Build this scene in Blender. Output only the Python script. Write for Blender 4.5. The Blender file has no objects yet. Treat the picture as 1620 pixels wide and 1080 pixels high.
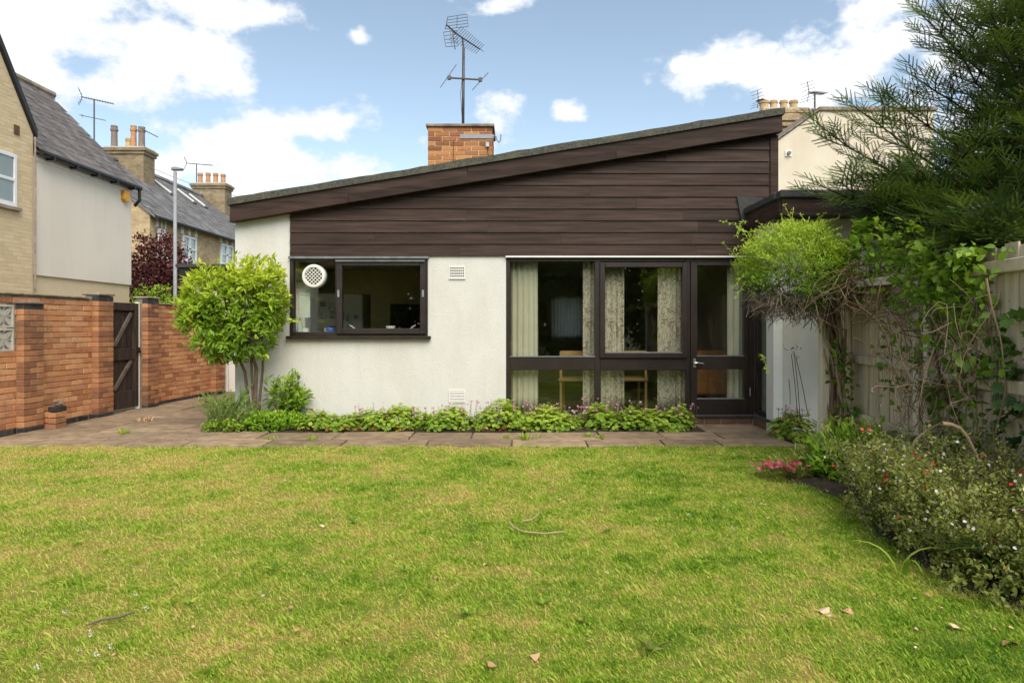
import bpy, bmesh, math, random
import numpy as np
from mathutils import Vector, Matrix

rng = np.random.default_rng(7)
random.seed(7)
R = math.radians
C = bpy.context.scene.collection
sc = bpy.context.scene

# ------------------------------------------------------------------ camera
EYE = 1.36
cam_d = bpy.data.cameras.new('camera')
cam_d.lens = 24.0
cam_d.sensor_width = 36.0
cam_d.shift_y = -25.0 / 1620.0
cam_d.clip_start = 0.05
cam_d.clip_end = 2000
cam = bpy.data.objects.new('camera', cam_d)
cam.location = (0, 0, EYE)
cam.rotation_euler = (R(90), 0, 0)
C.objects.link(cam)
sc.camera = cam

# ------------------------------------------------------------------ light
SUN_DIR = Vector((0.20, -0.66, 0.74)).normalized()          # towards the sun
SUN_EL = math.asin(SUN_DIR.z)
SUN_AZ = math.atan2(SUN_DIR.x, SUN_DIR.y)
sun_d = bpy.data.lights.new('sun', 'SUN')
sun_d.energy = 1.5
sun_d.angle = R(50)
sun_d.color = (1.0, 0.93, 0.80)
sun = bpy.data.objects.new('sun', sun_d)
sun.rotation_euler = (-SUN_DIR).to_track_quat('-Z', 'Y').to_euler()
sun.location = (6, -6, 12)
C.objects.link(sun)
sc.view_settings.view_transform = 'Standard'
sc.view_settings.look = 'None'
sc.view_settings.exposure = 1.64
sc.view_settings.gamma = 1.0
sc.view_settings.use_curve_mapping = False

world = bpy.data.worlds.new('World')
sc.world = world
world.use_nodes = True
WN = world.node_tree
WN.nodes.clear()


def wn(t, **kw):
    n = WN.nodes.new(t)
    for k, v in kw.items():
        setattr(n, k, v)
    return n


def wmath(op, a, b=None, c=None, clamp=False):
    n = wn('ShaderNodeMath', operation=op, use_clamp=clamp)
    for i, v in enumerate((a, b, c)):
        if v is None:
            continue
        if isinstance(v, (int, float)):
            n.inputs[i].default_value = v
        else:
            WN.links.new(v, n.inputs[i])
    return n.outputs[0]


tc = wn('ShaderNodeTexCoord')
skyt = wn('ShaderNodeTexSky', sky_type='NISHITA')
skyt.sun_disc = False
skyt.sun_elevation = SUN_EL
skyt.sun_rotation = SUN_AZ
skyt.air_density = 1.0
skyt.dust_density = 0.25
skyt.ozone_density = 2.2
hs = wn('ShaderNodeHueSaturation')
hs.inputs['Hue'].default_value = 0.487
hs.inputs['Saturation'].default_value = 0.74
hs.inputs['Value'].default_value = 0.41
WN.links.new(skyt.outputs[0], hs.inputs['Color'])
sep = wn('ShaderNodeSeparateXYZ')
WN.links.new(tc.outputs['Generated'], sep.inputs[0])
az = wmath('ARCTAN2', sep.outputs[0], sep.outputs[1])
el = wmath('ARCSINE', sep.outputs[2])
# billowy noise on the direction
nz = wn('ShaderNodeTexNoise')
nz.inputs['Scale'].default_value = 9.0
nz.inputs['Detail'].default_value = 9.0
nz.inputs['Roughness'].default_value = 0.60
mp = wn('ShaderNodeMapping')
mp.inputs['Scale'].default_value = (1, 1, 1.5)
WN.links.new(tc.outputs['Generated'], mp.inputs[0])
WN.links.new(mp.outputs[0], nz.inputs['Vector'])
nb = wn('ShaderNodeTexNoise')
nb.inputs['Scale'].default_value = 2.3
nb.inputs['Detail'].default_value = 3.0
WN.links.new(mp.outputs[0], nb.inputs['Vector'])
# cumulus banks: (azimuth, elevation, half width, half height) in degrees
CLOUDS = []


def cloud(px, py, rx, ry, amp=1.0):
    d = Vector(((px - 810) / 1080, 1.0, (515 - py) / 1080)).normalized()
    CLOUDS.append((math.atan2(d.x, d.y), math.asin(d.z), rx / 1080 * 0.88, ry / 1080 * 0.9, amp))


cloud(110, 40, 360, 75)
cloud(60, 110, 150, 70, 0.85)
cloud(330, 20, 150, 34)
cloud(210, 130, 85, 62, 0.62)
cloud(110, 155, 55, 40, 0.8)
cloud(470, 195, 100, 44)
cloud(400, 255, 160, 75)
cloud(530, 265, 110, 44)
cloud(300, 240, 140, 70, 0.75)
cloud(570, 62, 22, 14, 0.7)
cloud(790, 10, 55, 24, 0.8)
cloud(785, 205, 48, 46, 0.9)
cloud(668, 225, 24, 20, 0.6)
cloud(902, 176, 26, 16, 0.7)
cloud(1180, 115, 125, 50)
cloud(1278, 52, 52, 56)
cloud(1360, 105, 165, 95)
cloud(1480, 90, 170, 80)
cloud(1240, 150, 80, 34, 0.8)
cloud(1078, 104, 22, 14, 0.7)
cloud(1400, 12, 100, 18, 0.7)
cloud(1550, 190, 160, 70, 0.7)
blob = None
for (a0, e0, ra, re, amp) in CLOUDS:
    da = wmath('MULTIPLY', wmath('SUBTRACT', az, a0), 1.0 / ra)
    de = wmath('MULTIPLY', wmath('SUBTRACT', el, e0), 1.0 / re)
    r2 = wmath('ADD', wmath('MULTIPLY', da, da), wmath('MULTIPLY', de, de))
    v = wmath('MULTIPLY', wmath('SUBTRACT', 1.0, wmath('POWER', r2, 0.6)), amp)
    blob = v if blob is None else wmath('MAXIMUM', blob, v)
blob = wmath('MAXIMUM', blob, -1.0)
# the rest of the sky carries the same kind of cloud
gen = wmath('MULTIPLY_ADD', nb.outputs['Fac'], 5.0, -2.7)
away = wmath('SUBTRACT', wmath('ABSOLUTE', az), 0.75)
away = wmath('MULTIPLY', away, 6.0, clamp=True)
high = wmath('MULTIPLY', wmath('SUBTRACT', el, 0.50), 6.0, clamp=True)
out_w = wmath('MAXIMUM', away, high)
gen = wmath('SUBTRACT', gen, wmath('MULTIPLY', wmath('SUBTRACT', 1.0, out_w), 3.0))
shape = wmath('MAXIMUM', blob, gen)
dens = wmath('ADD', wmath('MULTIPLY', shape, 0.70), wmath('MULTIPLY_ADD', nz.outputs['Fac'], 3.1, -1.50))
mask = wn('ShaderNodeMapRange', interpolation_type='SMOOTHSTEP')
mask.inputs['From Min'].default_value = -0.02
mask.inputs['From Max'].default_value = 0.42
WN.links.new(dens, mask.inputs['Value'])
thick = wn('ShaderNodeMapRange', interpolation_type='SMOOTHSTEP')
thick.inputs['From Min'].default_value = 0.15
thick.inputs['From Max'].default_value = 1.3
WN.links.new(dens, thick.inputs['Value'])
ccol = wn('ShaderNodeMixRGB')
ccol.inputs['Color1'].default_value = (2.1, 2.2, 2.35, 1)
ccol.inputs['Color2'].default_value = (3.4, 3.37, 3.3, 1)
WN.links.new(thick.outputs[0], ccol.inputs['Fac'])
mixc = wn('ShaderNodeMixRGB')
WN.links.new(wmath('MULTIPLY', mask.outputs[0], 0.96), mixc.inputs['Fac'])
WN.links.new(hs.outputs[0], mixc.inputs['Color1'])
WN.links.new(ccol.outputs[0], mixc.inputs['Color2'])
bg = wn('ShaderNodeBackground')
bg.inputs['Strength'].default_value = 0.15
WN.links.new(mixc.outputs[0], bg.inputs['Color'])
wo = wn('ShaderNodeOutputWorld')
WN.links.new(bg.outputs[0], wo.inputs['Surface'])

# ------------------------------------------------------------------ helpers
F = 1080.0


def wx(px, Y):
    return (px - 810.0) / F * Y


def wz(py, Y):
    return EYE - (py - 515.0) / F * Y


def tag(o, label=None, cat=None, group=None, kind=None):
    if label: o['label'] = label
    if cat: o['category'] = cat
    if group: o['group'] = group
    if kind: o['kind'] = kind
    return o


def thing(name, label, cat, loc=(0, 0, 0), group=None):
    o = bpy.data.objects.new(name, None)
    o.empty_display_size = 0.1
    o.location = loc
    C.objects.link(o)
    return tag(o, label, cat, group)


def wloc(o):
    v = Vector((0, 0, 0))
    while o is not None:
        v += Vector(o.location)
        o = o.parent
    return v


def link(o, parent=None):
    C.objects.link(o)
    if parent is not None:
        o.parent = parent
    return o


class MB:
    def __init__(s):
        s.v = []; s.f = []; s.r = []; s.cur = 0.5

    def face(s, pts):
        b = len(s.v)
        s.v += [tuple(p) for p in pts]
        s.r += [s.cur] * len(pts)
        s.f.append(tuple(range(b, b + len(pts))))

    def hexa(s, p):           # 8 corners: bottom ring 0-3, top ring 4-7
        b = len(s.v)
        s.v += [tuple(q) for q in p]
        s.r += [s.cur] * 8
        for f in ((3, 2, 1, 0), (4, 5, 6, 7), (0, 1, 5, 4), (1, 2, 6, 5), (2, 3, 7, 6), (3, 0, 4, 7)):
            s.f.append(tuple(b + i for i in f))

    def box(s, x0, x1, y0, y1, z0, z1):
        s.hexa([(x0, y0, z0), (x1, y0, z0), (x1, y1, z0), (x0, y1, z0), (x0, y0, z1), (x1, y0, z1), (x1, y1, z1), (x0, y1, z1)])
        return s

    def obox(s, o, u, v, w):  # oriented box from corner o along vectors u v w
        o, u, v, w = Vector(o), Vector(u), Vector(v), Vector(w)
        s.hexa([o, o + u, o + u + v, o + v, o + w, o + u + w, o + u + v + w, o + v + w])
        return s

    def prism(s, poly, off):  # polygon (3d points) extruded by vector
        off = Vector(off)
        n = len(poly); b = len(s.v)
        s.v += [tuple(p) for p in poly] + [tuple(Vector(p) + off) for p in poly]
        s.r += [s.cur] * (2 * n)
        s.f.append(tuple(b + i for i in range(n)))
        s.f.append(tuple(b + n + i for i in reversed(range(n))))
        for i in range(n):
            j = (i + 1) % n
            s.f.append((b + j, b + i, b + n + i, b + n + j))
        return s

    def tube(s, pts, rad, n=6, cap=True):
        pts = [Vector(p) for p in pts]
        if isinstance(rad, (int, float)):
            rad = [rad] * len(pts)
        b = len(s.v)
        up = Vector((0.13, 0.31, 0.94))
        for i, p in enumerate(pts):
            d = (pts[min(i + 1, len(pts) - 1)] - pts[max(i - 1, 0)])
            if d.length < 1e-9: d = Vector((0, 0, 1))
            d.normalize()
            if abs(d.dot(up)) > 0.97: up = Vector((0.9, 0.3, 0.1))
            a = d.cross(up).normalized(); c = d.cross(a)
            for k in range(n):
                t = 2 * math.pi * k / n
                s.v.append(tuple(p + (a * math.cos(t) + c * math.sin(t)) * rad[i]))
                s.r.append(s.cur)
        for i in range(len(pts) - 1):
            for k in range(n):
                k2 = (k + 1) % n
                s.f.append((b + i * n + k, b + i * n + k2, b + (i + 1) * n + k2, b + (i + 1) * n + k))
        if cap:
            s.f.append(tuple(b + k for k in reversed(range(n))))
            e = b + (len(pts) - 1) * n
            s.f.append(tuple(e + k for k in range(n)))
        return s

    def lathe(s, c, prof, n=16):   # profile of (radius, z) about a vertical axis at c
        b = len(s.v)
        for (r, z) in prof:
            for k in range(n):
                t = 2 * math.pi * k / n
                s.v.append((c[0] + r * math.cos(t), c[1] + r * math.sin(t), c[2] + z)); s.r.append(s.cur)
        for i in range(len(prof) - 1):
            for k in range(n):
                k2 = (k + 1) % n
                s.f.append((b + i * n + k, b + i * n + k2, b + (i + 1) * n + k2, b + (i + 1) * n + k))
        s.f.append(tuple(b + k for k in reversed(range(n))))
        e = b + (len(prof) - 1) * n
        s.f.append(tuple(e + k for k in range(n)))
        return s

    def build(s, name, mat, parent=None, smooth=False, bevel=0, kind=None):
        me = bpy.data.meshes.new(name)
        o0 = wloc(parent)
        me.from_pydata([(a - o0.x, b - o0.y, c - o0.z) for a, b, c in s.v], [], s.f)
        at = me.attributes.new('rnd', 'FLOAT', 'POINT')
        at.data.foreach_set('value', np.array(s.r, dtype=np.float32))
        if smooth:
            me.polygons.foreach_set('use_smooth', [True] * len(me.polygons))
        bmx = bmesh.new(); bmx.from_mesh(me)
        bmesh.ops.recalc_face_normals(bmx, faces=bmx.faces)
        bmx.to_mesh(me); bmx.free()
        me.materials.append(mat)
        o = bpy.data.objects.new(name, me)
        link(o, parent)
        if bevel:
            m = o.modifiers.new('bevel', 'BEVEL'); m.width = bevel; m.segments = 1; m.limit_method = 'ANGLE'
        if kind: o['kind'] = kind
        return o


def at_base(o):
    """move the origin of a one-mesh thing to its base centre"""
    me = o.data
    co = np.empty(len(me.vertices) * 3, dtype=np.float32)
    me.vertices.foreach_get('co', co)
    co = co.reshape(-1, 3)
    c = np.array([(co[:, 0].min() + co[:, 0].max()) / 2, (co[:, 1].min() + co[:, 1].max()) / 2, co[:, 2].min()], dtype=np.float32)
    me.vertices.foreach_set('co', (co - c).ravel())
    o.location = Vector(o.location) + Vector([float(q) for q in c])
    me.update()
    return o


def one(mb, name, mat, label, cat, group=None, kind=None, **kw):
    o = mb.build(name, mat, None, **kw)
    at_base(o)
    return tag(o, label, cat, group, kind)


# leaf templates: x across, y along, z up; triangles
T_LEAF = (np.array([(0, 0, 0), (-.5, .45, .10), (.5, .45, .10), (0, .5, 0), (0, 1, -.08)], float),
          np.array([(0, 3, 1), (0, 2, 3), (1, 3, 4), (3, 2, 4)]))
T_BROAD = (np.array([(0, 0, 0), (-.42, .22, .08), (.42, .22, .08), (-.5, .52, .10), (.5, .52, .10), (0, .5, 0), (0, 1, -.1)], float),
           np.array([(0, 5, 1), (1, 5, 3), (3, 5, 6), (0, 2, 5), (2, 4, 5), (4, 6, 5)]))
T_TRI = (np.array([(-.5, 0, 0), (.5, 0, 0), (0, 1, 0)], float), np.array([(0, 1, 2)]))
T_BLADE = (np.array([(-.5, 0, 0), (.5, 0, 0), (.32, .55, .0), (0, 1, -.22)], float), np.array([(0, 1, 2), (0, 2, 3)]))
_l = [(0, 0, 0)]
for k in range(11):
    t = R(-150 + 30 * k)
    rr = 0.55 if k % 2 == 0 else 0.36
    _l.append((math.sin(t) * rr, 0.42 + math.cos(t) * rr, 0.05 + (0.06 if k % 2 else 0)))
_l.append((0, .42, -0.03))
T_LOBED = (np.array(_l, float), np.array([(12, i + 1, i) for i in range(1, 11)] + [(12, 1, 11)]))
_p = [(0, 0, 0)]
_pf = []
for k in range(5):
    t = 2 * math.pi * k / 5
    i = len(_p)
    for dt, rr, zz in ((-.5, .38, .12), (0, .5, .16), (.5, .38, .12)):
        _p.append((math.sin(t + dt) * rr, math.cos(t + dt) * rr, zz))
    _pf += [(0, i, i + 1), (0, i + 1, i + 2)]
T_FLOWER = (np.array(_p, float), np.array(_pf))


def unit(a):
    return a / np.maximum(np.linalg.norm(a, axis=-1, keepdims=True), 1e-9)


def leaves(name, tmpl, pos, dirs, nrm, size, mat, parent=None, rnd=None, width=0.4, kind=None):
    tv, tf = tmpl
    pos = np.asarray(pos, float); n = len(pos)
    y = unit(np.asarray(dirs, float)); nn = unit(np.asarray(nrm, float))
    x = np.cross(y, nn)
    bad = np.linalg.norm(x, axis=1) < 1e-3
    x[bad] = np.cross(y[bad], np.array([[.3, .8, .5]]))
    x = unit(x); z = np.cross(x, y)
    size = np.broadcast_to(np.asarray(size, float), (n,))
    width = np.broadcast_to(np.asarray(width, float), (n,))
    V = (pos[:, None, :] + (tv[None, :, 0:1] * (size * width)[:, None, None]) * x[:, None, :]
         + (tv[None, :, 1:2] * size[:, None, None]) * y[:, None, :] + (tv[None, :, 2:3] * size[:, None, None]) * z[:, None, :])
    o0 = np.array(wloc(parent))
    V = (V - o0).reshape(-1, 3).astype(np.float32)
    k = len(tv)
    Fc = (tf[None] + (np.arange(n) * k)[:, None, None]).reshape(-1, 3)
    me = bpy.data.meshes.new(name)
    me.vertices.add(len(V)); me.vertices.foreach_set('co', V.ravel())
    nf = len(Fc)
    me.loops.add(nf * 3); me.loops.foreach_set('vertex_index', Fc.ravel().astype(np.int32))
    me.polygons.add(nf)
    me.polygons.foreach_set('loop_start', np.arange(0, nf * 3, 3, dtype=np.int32))
    me.update(calc_edges=True)
    if rnd is None: rnd = rng.random(n)
    at = me.attributes.new('rnd', 'FLOAT', 'POINT')
    at.data.foreach_set('value', np.repeat(np.asarray(rnd, dtype=np.float32), k))
    me.materials.append(mat)
    o = bpy.data.objects.new(name, me)
    link(o, parent)
    if name in ('old_leaf', 'shoot_leaf', 'top_shoot', 'top_leaf'): kind = 'stuff'
    if kind: o['kind'] = kind
    return o


def rdir(n):
    return unit(rng.normal(size=(n, 3)))


# ------------------------------------------------------------------ materials
def newmat(name):
    m = bpy.data.materials.new(name)
    m.use_nodes = True
    nt = m.node_tree
    nt.nodes.clear()
    out = nt.nodes.new('ShaderNodeOutputMaterial')
    return m, nt, out


def N(nt, t, ins=None, **kw):
    n = nt.nodes.new(t)
    for k, v in kw.items():
        setattr(n, k, v)
    for k, v in (ins or {}).items():
        if hasattr(v, 'is_output') or isinstance(v, bpy.types.NodeSocket):
            nt.links.new(v, n.inputs[k])
        else:
            n.inputs[k].default_value = v
    return n


def c4(c):
    return (c[0], c[1], c[2], 1)


def ramp(nt, fac, stops):
    r = nt.nodes.new('ShaderNodeValToRGB')
    el_ = r.color_ramp.elements
    while len(el_) < len(stops):
        el_.new(0.5)
    for e, (p, c) in zip(el_, stops):
        e.position = p; e.color = c4(c)
    nt.links.new(fac, r.inputs[0])
    return r.outputs[0]


def surf(name, c1, c2=None, scale=6, rough=0.8, bump=0.0, bscale=40, c3=None, c3scale=1.3, c3amt=0.5, objrand=0.0,
         stretch=(1, 1, 1), spec=0.35, metal=0.0, streak=0.0, bdist=0.01, coord='Object', detail=6):
    """noise-coloured surface with fine relief and larger stains"""
    m, nt, out = newmat(name)
    t = N(nt, 'ShaderNodeTexCoord')
    mpn = N(nt, 'ShaderNodeMapping', {'Scale': stretch})
    if coord == 'World':
        g = N(nt, 'ShaderNodeNewGeometry')
        nt.links.new(g.outputs['Position'], mpn.inputs[0])
    else:
        nt.links.new(t.outputs[coord], mpn.inputs[0])
    vec = mpn.outputs[0]
    if objrand:
        oi = N(nt, 'ShaderNodeObjectInfo')
        off = N(nt, 'ShaderNodeVectorMath', {0: vec}, operation='ADD')
        sc_ = N(nt, 'ShaderNodeMath', {0: oi.outputs['Random'], 1: 37.0}, operation='MULTIPLY')
        cb = N(nt, 'ShaderNodeCombineXYZ', {0: sc_.outputs[0], 1: sc_.outputs[0], 2: sc_.outputs[0]})
        nt.links.new(cb.outputs[0], off.inputs[1])
        vec = off.outputs[0]
    nz_ = N(nt, 'ShaderNodeTexNoise', {'Vector': vec, 'Scale': scale, 'Detail': detail, 'Roughness': 0.6})
    col = ramp(nt, nz_.outputs['Fac'], [(0.3, c1), (0.7, c2 or c1)])
    if c3 is not None:
        n3 = N(nt, 'ShaderNodeTexNoise', {'Vector': vec, 'Scale': c3scale, 'Detail': 7, 'Roughness': 0.65})
        f3 = N(nt, 'ShaderNodeMapRange', {'Value': n3.outputs['Fac'], 'From Min': 0.48, 'From Max': 0.72, 'To Max': c3amt})
        mx = N(nt, 'ShaderNodeMixRGB', {'Fac': f3.outputs[0], 'Color1': col, 'Color2': c4(c3)})
        col = mx.outputs[0]
    if streak:
        gs = N(nt, 'ShaderNodeNewGeometry')
        ms = N(nt, 'ShaderNodeMapping', {'Vector': gs.outputs['Position'], 'Scale': (9, 9, 0.55)})
        ns = N(nt, 'ShaderNodeTexNoise', {'Vector': ms.outputs[0], 'Scale': 1.0, 'Detail': 6, 'Roughness': 0.6})
        fs = N(nt, 'ShaderNodeMapRange', {'Value': ns.outputs['Fac'], 'From Min': 0.52, 'From Max': 0.78, 'To Max': streak})
        mxs = N(nt, 'ShaderNodeMixRGB', {'Fac': fs.outputs[0], 'Color1': col, 'Color2': (0.30, 0.27, 0.19, 1)})
        col = mxs.outputs[0]
    if objrand:
        mr = N(nt, 'ShaderNodeMapRange', {'Value': oi.outputs['Random'], 'To Min': 1 - objrand, 'To Max': 1 + objrand})
        h = N(nt, 'ShaderNodeHueSaturation', {'Color': col, 'Value': mr.outputs[0]})
        col = h.outputs[0]
    p = N(nt, 'ShaderNodeBsdfPrincipled', {'Base Color': col, 'Roughness': rough, 'Metallic': metal, 'Specular IOR Level': spec})
    if bump:
        b1 = N(nt, 'ShaderNodeTexNoise', {'Vector': vec, 'Scale': bscale, 'Detail': 5, 'Roughness': 0.6})
        b = N(nt, 'ShaderNodeBump', {'Height': b1.outputs['Fac'], 'Strength': bump, 'Distance': bdist})
        nt.links.new(b.outputs[0], p.inputs['Normal'])
    nt.links.new(p.outputs[0], out.inputs[0])
    return m


def leafmat(name, stops, trans=0.35, rough=0.45, spec=0.35, noise=None):
    m, nt, out = newmat(name)
    a = N(nt, 'ShaderNodeAttribute', attribute_name='rnd')
    fac = a.outputs['Fac']
    if noise:
        g = N(nt, 'ShaderNodeNewGeometry')
        nn = N(nt, 'ShaderNodeTexNoise', {'Vector': g.outputs['Position'], 'Scale': noise, 'Detail': 3})
        ad = N(nt, 'ShaderNodeMath', {0: fac, 1: nn.outputs['Fac']}, operation='ADD')
        s2 = N(nt, 'ShaderNodeMath', {0: ad.outputs[0], 1: -0.5}, operation='ADD', use_clamp=True)
        fac = s2.outputs[0]
    col = ramp(nt, fac, stops)
    p = N(nt, 'ShaderNodeBsdfPrincipled', {'Base Color': col, 'Roughness': rough, 'Specular IOR Level': spec})
    br = N(nt, 'ShaderNodeMixRGB', {'Fac': 1.0, 'Color1': col, 'Color2': (1.0, 1.0, 0.55, 1)}, blend_type='MULTIPLY')
    t = N(nt, 'ShaderNodeBsdfTranslucent', {'Color': br.outputs[0]})
    mx = N(nt, 'ShaderNodeMixShader', {0: trans, 1: p.outputs[0], 2: t.outputs[0]})
    nt.links.new(mx.outputs[0], out.inputs[0])
    return m


def glassmat(name='window_glass', tint=(0.93, 0.95, 0.93)):
    m, nt, out = newmat(name)
    t = N(nt, 'ShaderNodeBsdfTransparent', {'Color': c4(tint)})
    t_ = N(nt, 'ShaderNodeTexCoord')
    n_ = N(nt, 'ShaderNodeTexNoise', {'Vector': t_.outputs['Object'], 'Scale': 1.6, 'Detail': 1})
    b = N(nt, 'ShaderNodeBump', {'Height': n_.outputs['Fac'], 'Strength': 0.05, 'Distance': 0.05})
    g = N(nt, 'ShaderNodeBsdfGlossy', {'Roughness': 0.01, 'Normal': b.outputs[0]})
    geo = N(nt, 'ShaderNodeNewGeometry')
    ior = N(nt, 'ShaderNodeMapRange', {'Value': geo.outputs['Backfacing'], 'To Min': 1.8, 'To Max': 1 / 1.8})   # same reflectance from both faces of the thin pane
    f = N(nt, 'ShaderNodeFresnel', {'IOR': ior.outputs[0]})
    mx = N(nt, 'ShaderNodeMixShader', {0: f.outputs[0], 1: t.outputs[0], 2: g.outputs[0]})
    nt.links.new(mx.outputs[0], out.inputs[0])
    return m


def brickmat(name, c1, c2, mortar, sx, sy, axis='YZ', off=0.5, msize=0.012, bump=0.5, stain=None):
    m, nt, out = newmat(name)
    g = N(nt, 'ShaderNodeNewGeometry')
    s = N(nt, 'ShaderNodeSeparateXYZ', {0: g.outputs['Position']})
    ad = N(nt, 'ShaderNodeMath', {0: s.outputs[0], 1: s.outputs[1]}, operation='ADD')
    cb = N(nt, 'ShaderNodeCombineXYZ', {0: ad.outputs[0], 1: s.outputs[2]})
    bt = N(nt, 'ShaderNodeTexBrick', {'Vector': cb.outputs[0], 'Color1': c4(c1), 'Color2': c4(c2), 'Mortar': c4(mortar), 'Scale': 1.0,
                                      'Mortar Size': msize, 'Brick Width': sx, 'Row Height': sy, 'Bias': 0.0}, offset=off)
    n_ = N(nt, 'ShaderNodeTexNoise', {'Vector': g.outputs['Position'], 'Scale': 2.2, 'Detail': 8, 'Roughness': 0.65})
    mr = N(nt, 'ShaderNodeMapRange', {'Value': n_.outputs['Fac'], 'From Min': .3, 'From Max': .7, 'To Min': 0.72, 'To Max': 1.2})
    h = N(nt, 'ShaderNodeHueSaturation', {'Color': bt.outputs[0], 'Value': mr.outputs[0]})
    p = N(nt, 'ShaderNodeBsdfPrincipled', {'Base Color': h.outputs[0], 'Roughness': 0.9, 'Specular IOR Level': 0.2})
    b = N(nt, 'ShaderNodeBump', {'Height': bt.outputs['Fac'], 'Strength': bump, 'Distance': -0.01})
    nt.links.new(b.outputs[0], p.inputs['Normal'])
    nt.links.new(p.outputs[0], out.inputs[0])
    return m


def attrmat(name, stops, rough=0.85, bump=0.3, bscale=60, noise=0.35, nscale=8, spec=0.3):
    m, nt, out = newmat(name)
    a = N(nt, 'ShaderNodeAttribute', attribute_name='rnd')
    g = N(nt, 'ShaderNodeNewGeometry')
    n_ = N(nt, 'ShaderNodeTexNoise', {'Vector': g.outputs['Position'], 'Scale': nscale, 'Detail': 7, 'Roughness': 0.65})
    ma = N(nt, 'ShaderNodeMath', {0: n_.outputs['Fac'], 1: noise * 2, 2: -noise}, operation='MULTIPLY_ADD')
    ad = N(nt, 'ShaderNodeMath', {0: a.outputs['Fac'], 1: ma.outputs[0]}, operation='ADD', use_clamp=True)
    col = ramp(nt, ad.outputs[0], stops)
    p = N(nt, 'ShaderNodeBsdfPrincipled', {'Base Color': col, 'Roughness': rough, 'Specular IOR Level': spec})
    n2 = N(nt, 'ShaderNodeTexNoise', {'Vector': g.outputs['Position'], 'Scale': bscale, 'Detail': 4})
    b = N(nt, 'ShaderNodeBump', {'Height': n2.outputs['Fac'], 'Strength': bump, 'Distance': 0.005})
    nt.links.new(b.outputs[0], p.inputs['Normal'])
    nt.links.new(p.outputs[0], out.inputs[0])
    return m


def brickobjmat(name, stops, dirt=(0.06, 0.05, 0.04), dirtamt=0.6):
    """one brick per object: colour from the object's own random number, grime from position"""
    m, nt, out = newmat(name)
    oi = N(nt, 'ShaderNodeObjectInfo')
    g = N(nt, 'ShaderNodeNewGeometry')
    n_ = N(nt, 'ShaderNodeTexNoise', {'Vector': g.outputs['Position'], 'Scale': 14, 'Detail': 7, 'Roughness': 0.7})
    ma = N(nt, 'ShaderNodeMath', {0: n_.outputs['Fac'], 1: 0.5, 2: -0.25}, operation='MULTIPLY_ADD')
    ad = N(nt, 'ShaderNodeMath', {0: oi.outputs['Random'], 1: ma.outputs[0]}, operation='ADD', use_clamp=True)
    col = ramp(nt, ad.outputs[0], stops)
    n3 = N(nt, 'ShaderNodeTexNoise', {'Vector': g.outputs['Position'], 'Scale': 2.1, 'Detail': 9, 'Roughness': 0.72})
    f3 = N(nt, 'ShaderNodeMapRange', {'Value': n3.outputs['Fac'], 'From Min': .5, 'From Max': .72, 'To Max': dirtamt})
    mx = N(nt, 'ShaderNodeMixRGB', {'Fac': f3.outputs[0], 'Color1': col, 'Color2': c4(dirt)})
    p = N(nt, 'ShaderNodeBsdfPrincipled', {'Base Color': mx.outputs[0], 'Roughness': 0.9, 'Specular IOR Level': 0.2})
    n2 = N(nt, 'ShaderNodeTexNoise', {'Vector': g.outputs['Position'], 'Scale': 90, 'Detail': 4})
    b = N(nt, 'ShaderNodeBump', {'Height': n2.outputs['Fac'], 'Strength': 0.5, 'Distance': 0.004})
    nt.links.new(b.outputs[0], p.inputs['Normal'])
    nt.links.new(p.outputs[0], out.inputs[0])
    return m


M = {}
M['render'] = surf('white_render', (0.60, 0.58, 0.53), (0.66, 0.645, 0.60), 3, 0.9, 0.55, 95, (0.50, 0.45, 0.35), 1.6, 0.4, bdist=0.012, coord='World', stretch=(1, 1, .45), streak=0.10)
M['smooth_white'] = surf('white_trim_paint', (0.80, 0.79, 0.76), (0.74, 0.72, 0.68), 8, 0.6)
M['clad'] = surf('stained_timber', (0.019, 0.011, 0.008), (0.056, 0.032, 0.024), 3.0, 0.62, 0.35, 30, (0.098, 0.068, 0.055), 1.6, 0.5, objrand=0.28,
                 stretch=(0.55, 1, 9), spec=0.18, bdist=0.003)
M['darkwood'] = surf('dark_brown_frame', (0.014, 0.009, 0.007), (0.030, 0.019, 0.015), 5, 0.4, 0.15, 40, objrand=0.1, stretch=(1, 1, 1), spec=0.5)
M['felt'] = surf('mossy_roof_felt', (0.045, 0.043, 0.038), (0.12, 0.115, 0.09), 25, 0.95, 0.9, 60, (0.16, 0.15, 0.08), 5, 0.6, bdist=0.02)
M['felt_dark'] = surf('dark_roof_felt', (0.035, 0.035, 0.035), (0.07, 0.07, 0.068), 20, 0.9, 0.5, 60)
M['glass'] = glassmat()
M['room'] = surf('room_plaster', (0.40, 0.36, 0.26), (0.46, 0.41, 0.30), 2, 0.9)
M['room_floor'] = surf('room_carpet', (0.07, 0.05, 0.03), (0.10, 0.07, 0.045), 20, 0.95)
M['lead'] = surf('lead_flashing', (0.12, 0.125, 0.13), (0.2, 0.2, 0.2), 10, 0.6, spec=0.5)
M['plinth'] = surf('plinth_brick', (0.10, 0.055, 0.035), (0.17, 0.10, 0.06), 12, 0.9, 0.4, 50)
M['white_plastic'] = surf('white_plastic', (0.78, 0.76, 0.70), (0.72, 0.70, 0.64), 8, 0.45)
M['black'] = surf('dark_void', (0.01, 0.01, 0.01), (0.02, 0.02, 0.02), 5, 0.9)
M['steel'] = surf('grey_steel', (0.35, 0.35, 0.36), (0.48, 0.48, 0.48), 12, 0.4, metal=0.8)
M['mast'] = surf('weathered_aerial_metal', (0.07, 0.065, 0.06), (0.16, 0.15, 0.14), 30, 0.6, metal=0.5)
M['chrome'] = surf('bright_handle_metal', (0.75, 0.74, 0.70), (0.85, 0.84, 0.8), 12, 0.25, metal=0.9)
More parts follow.
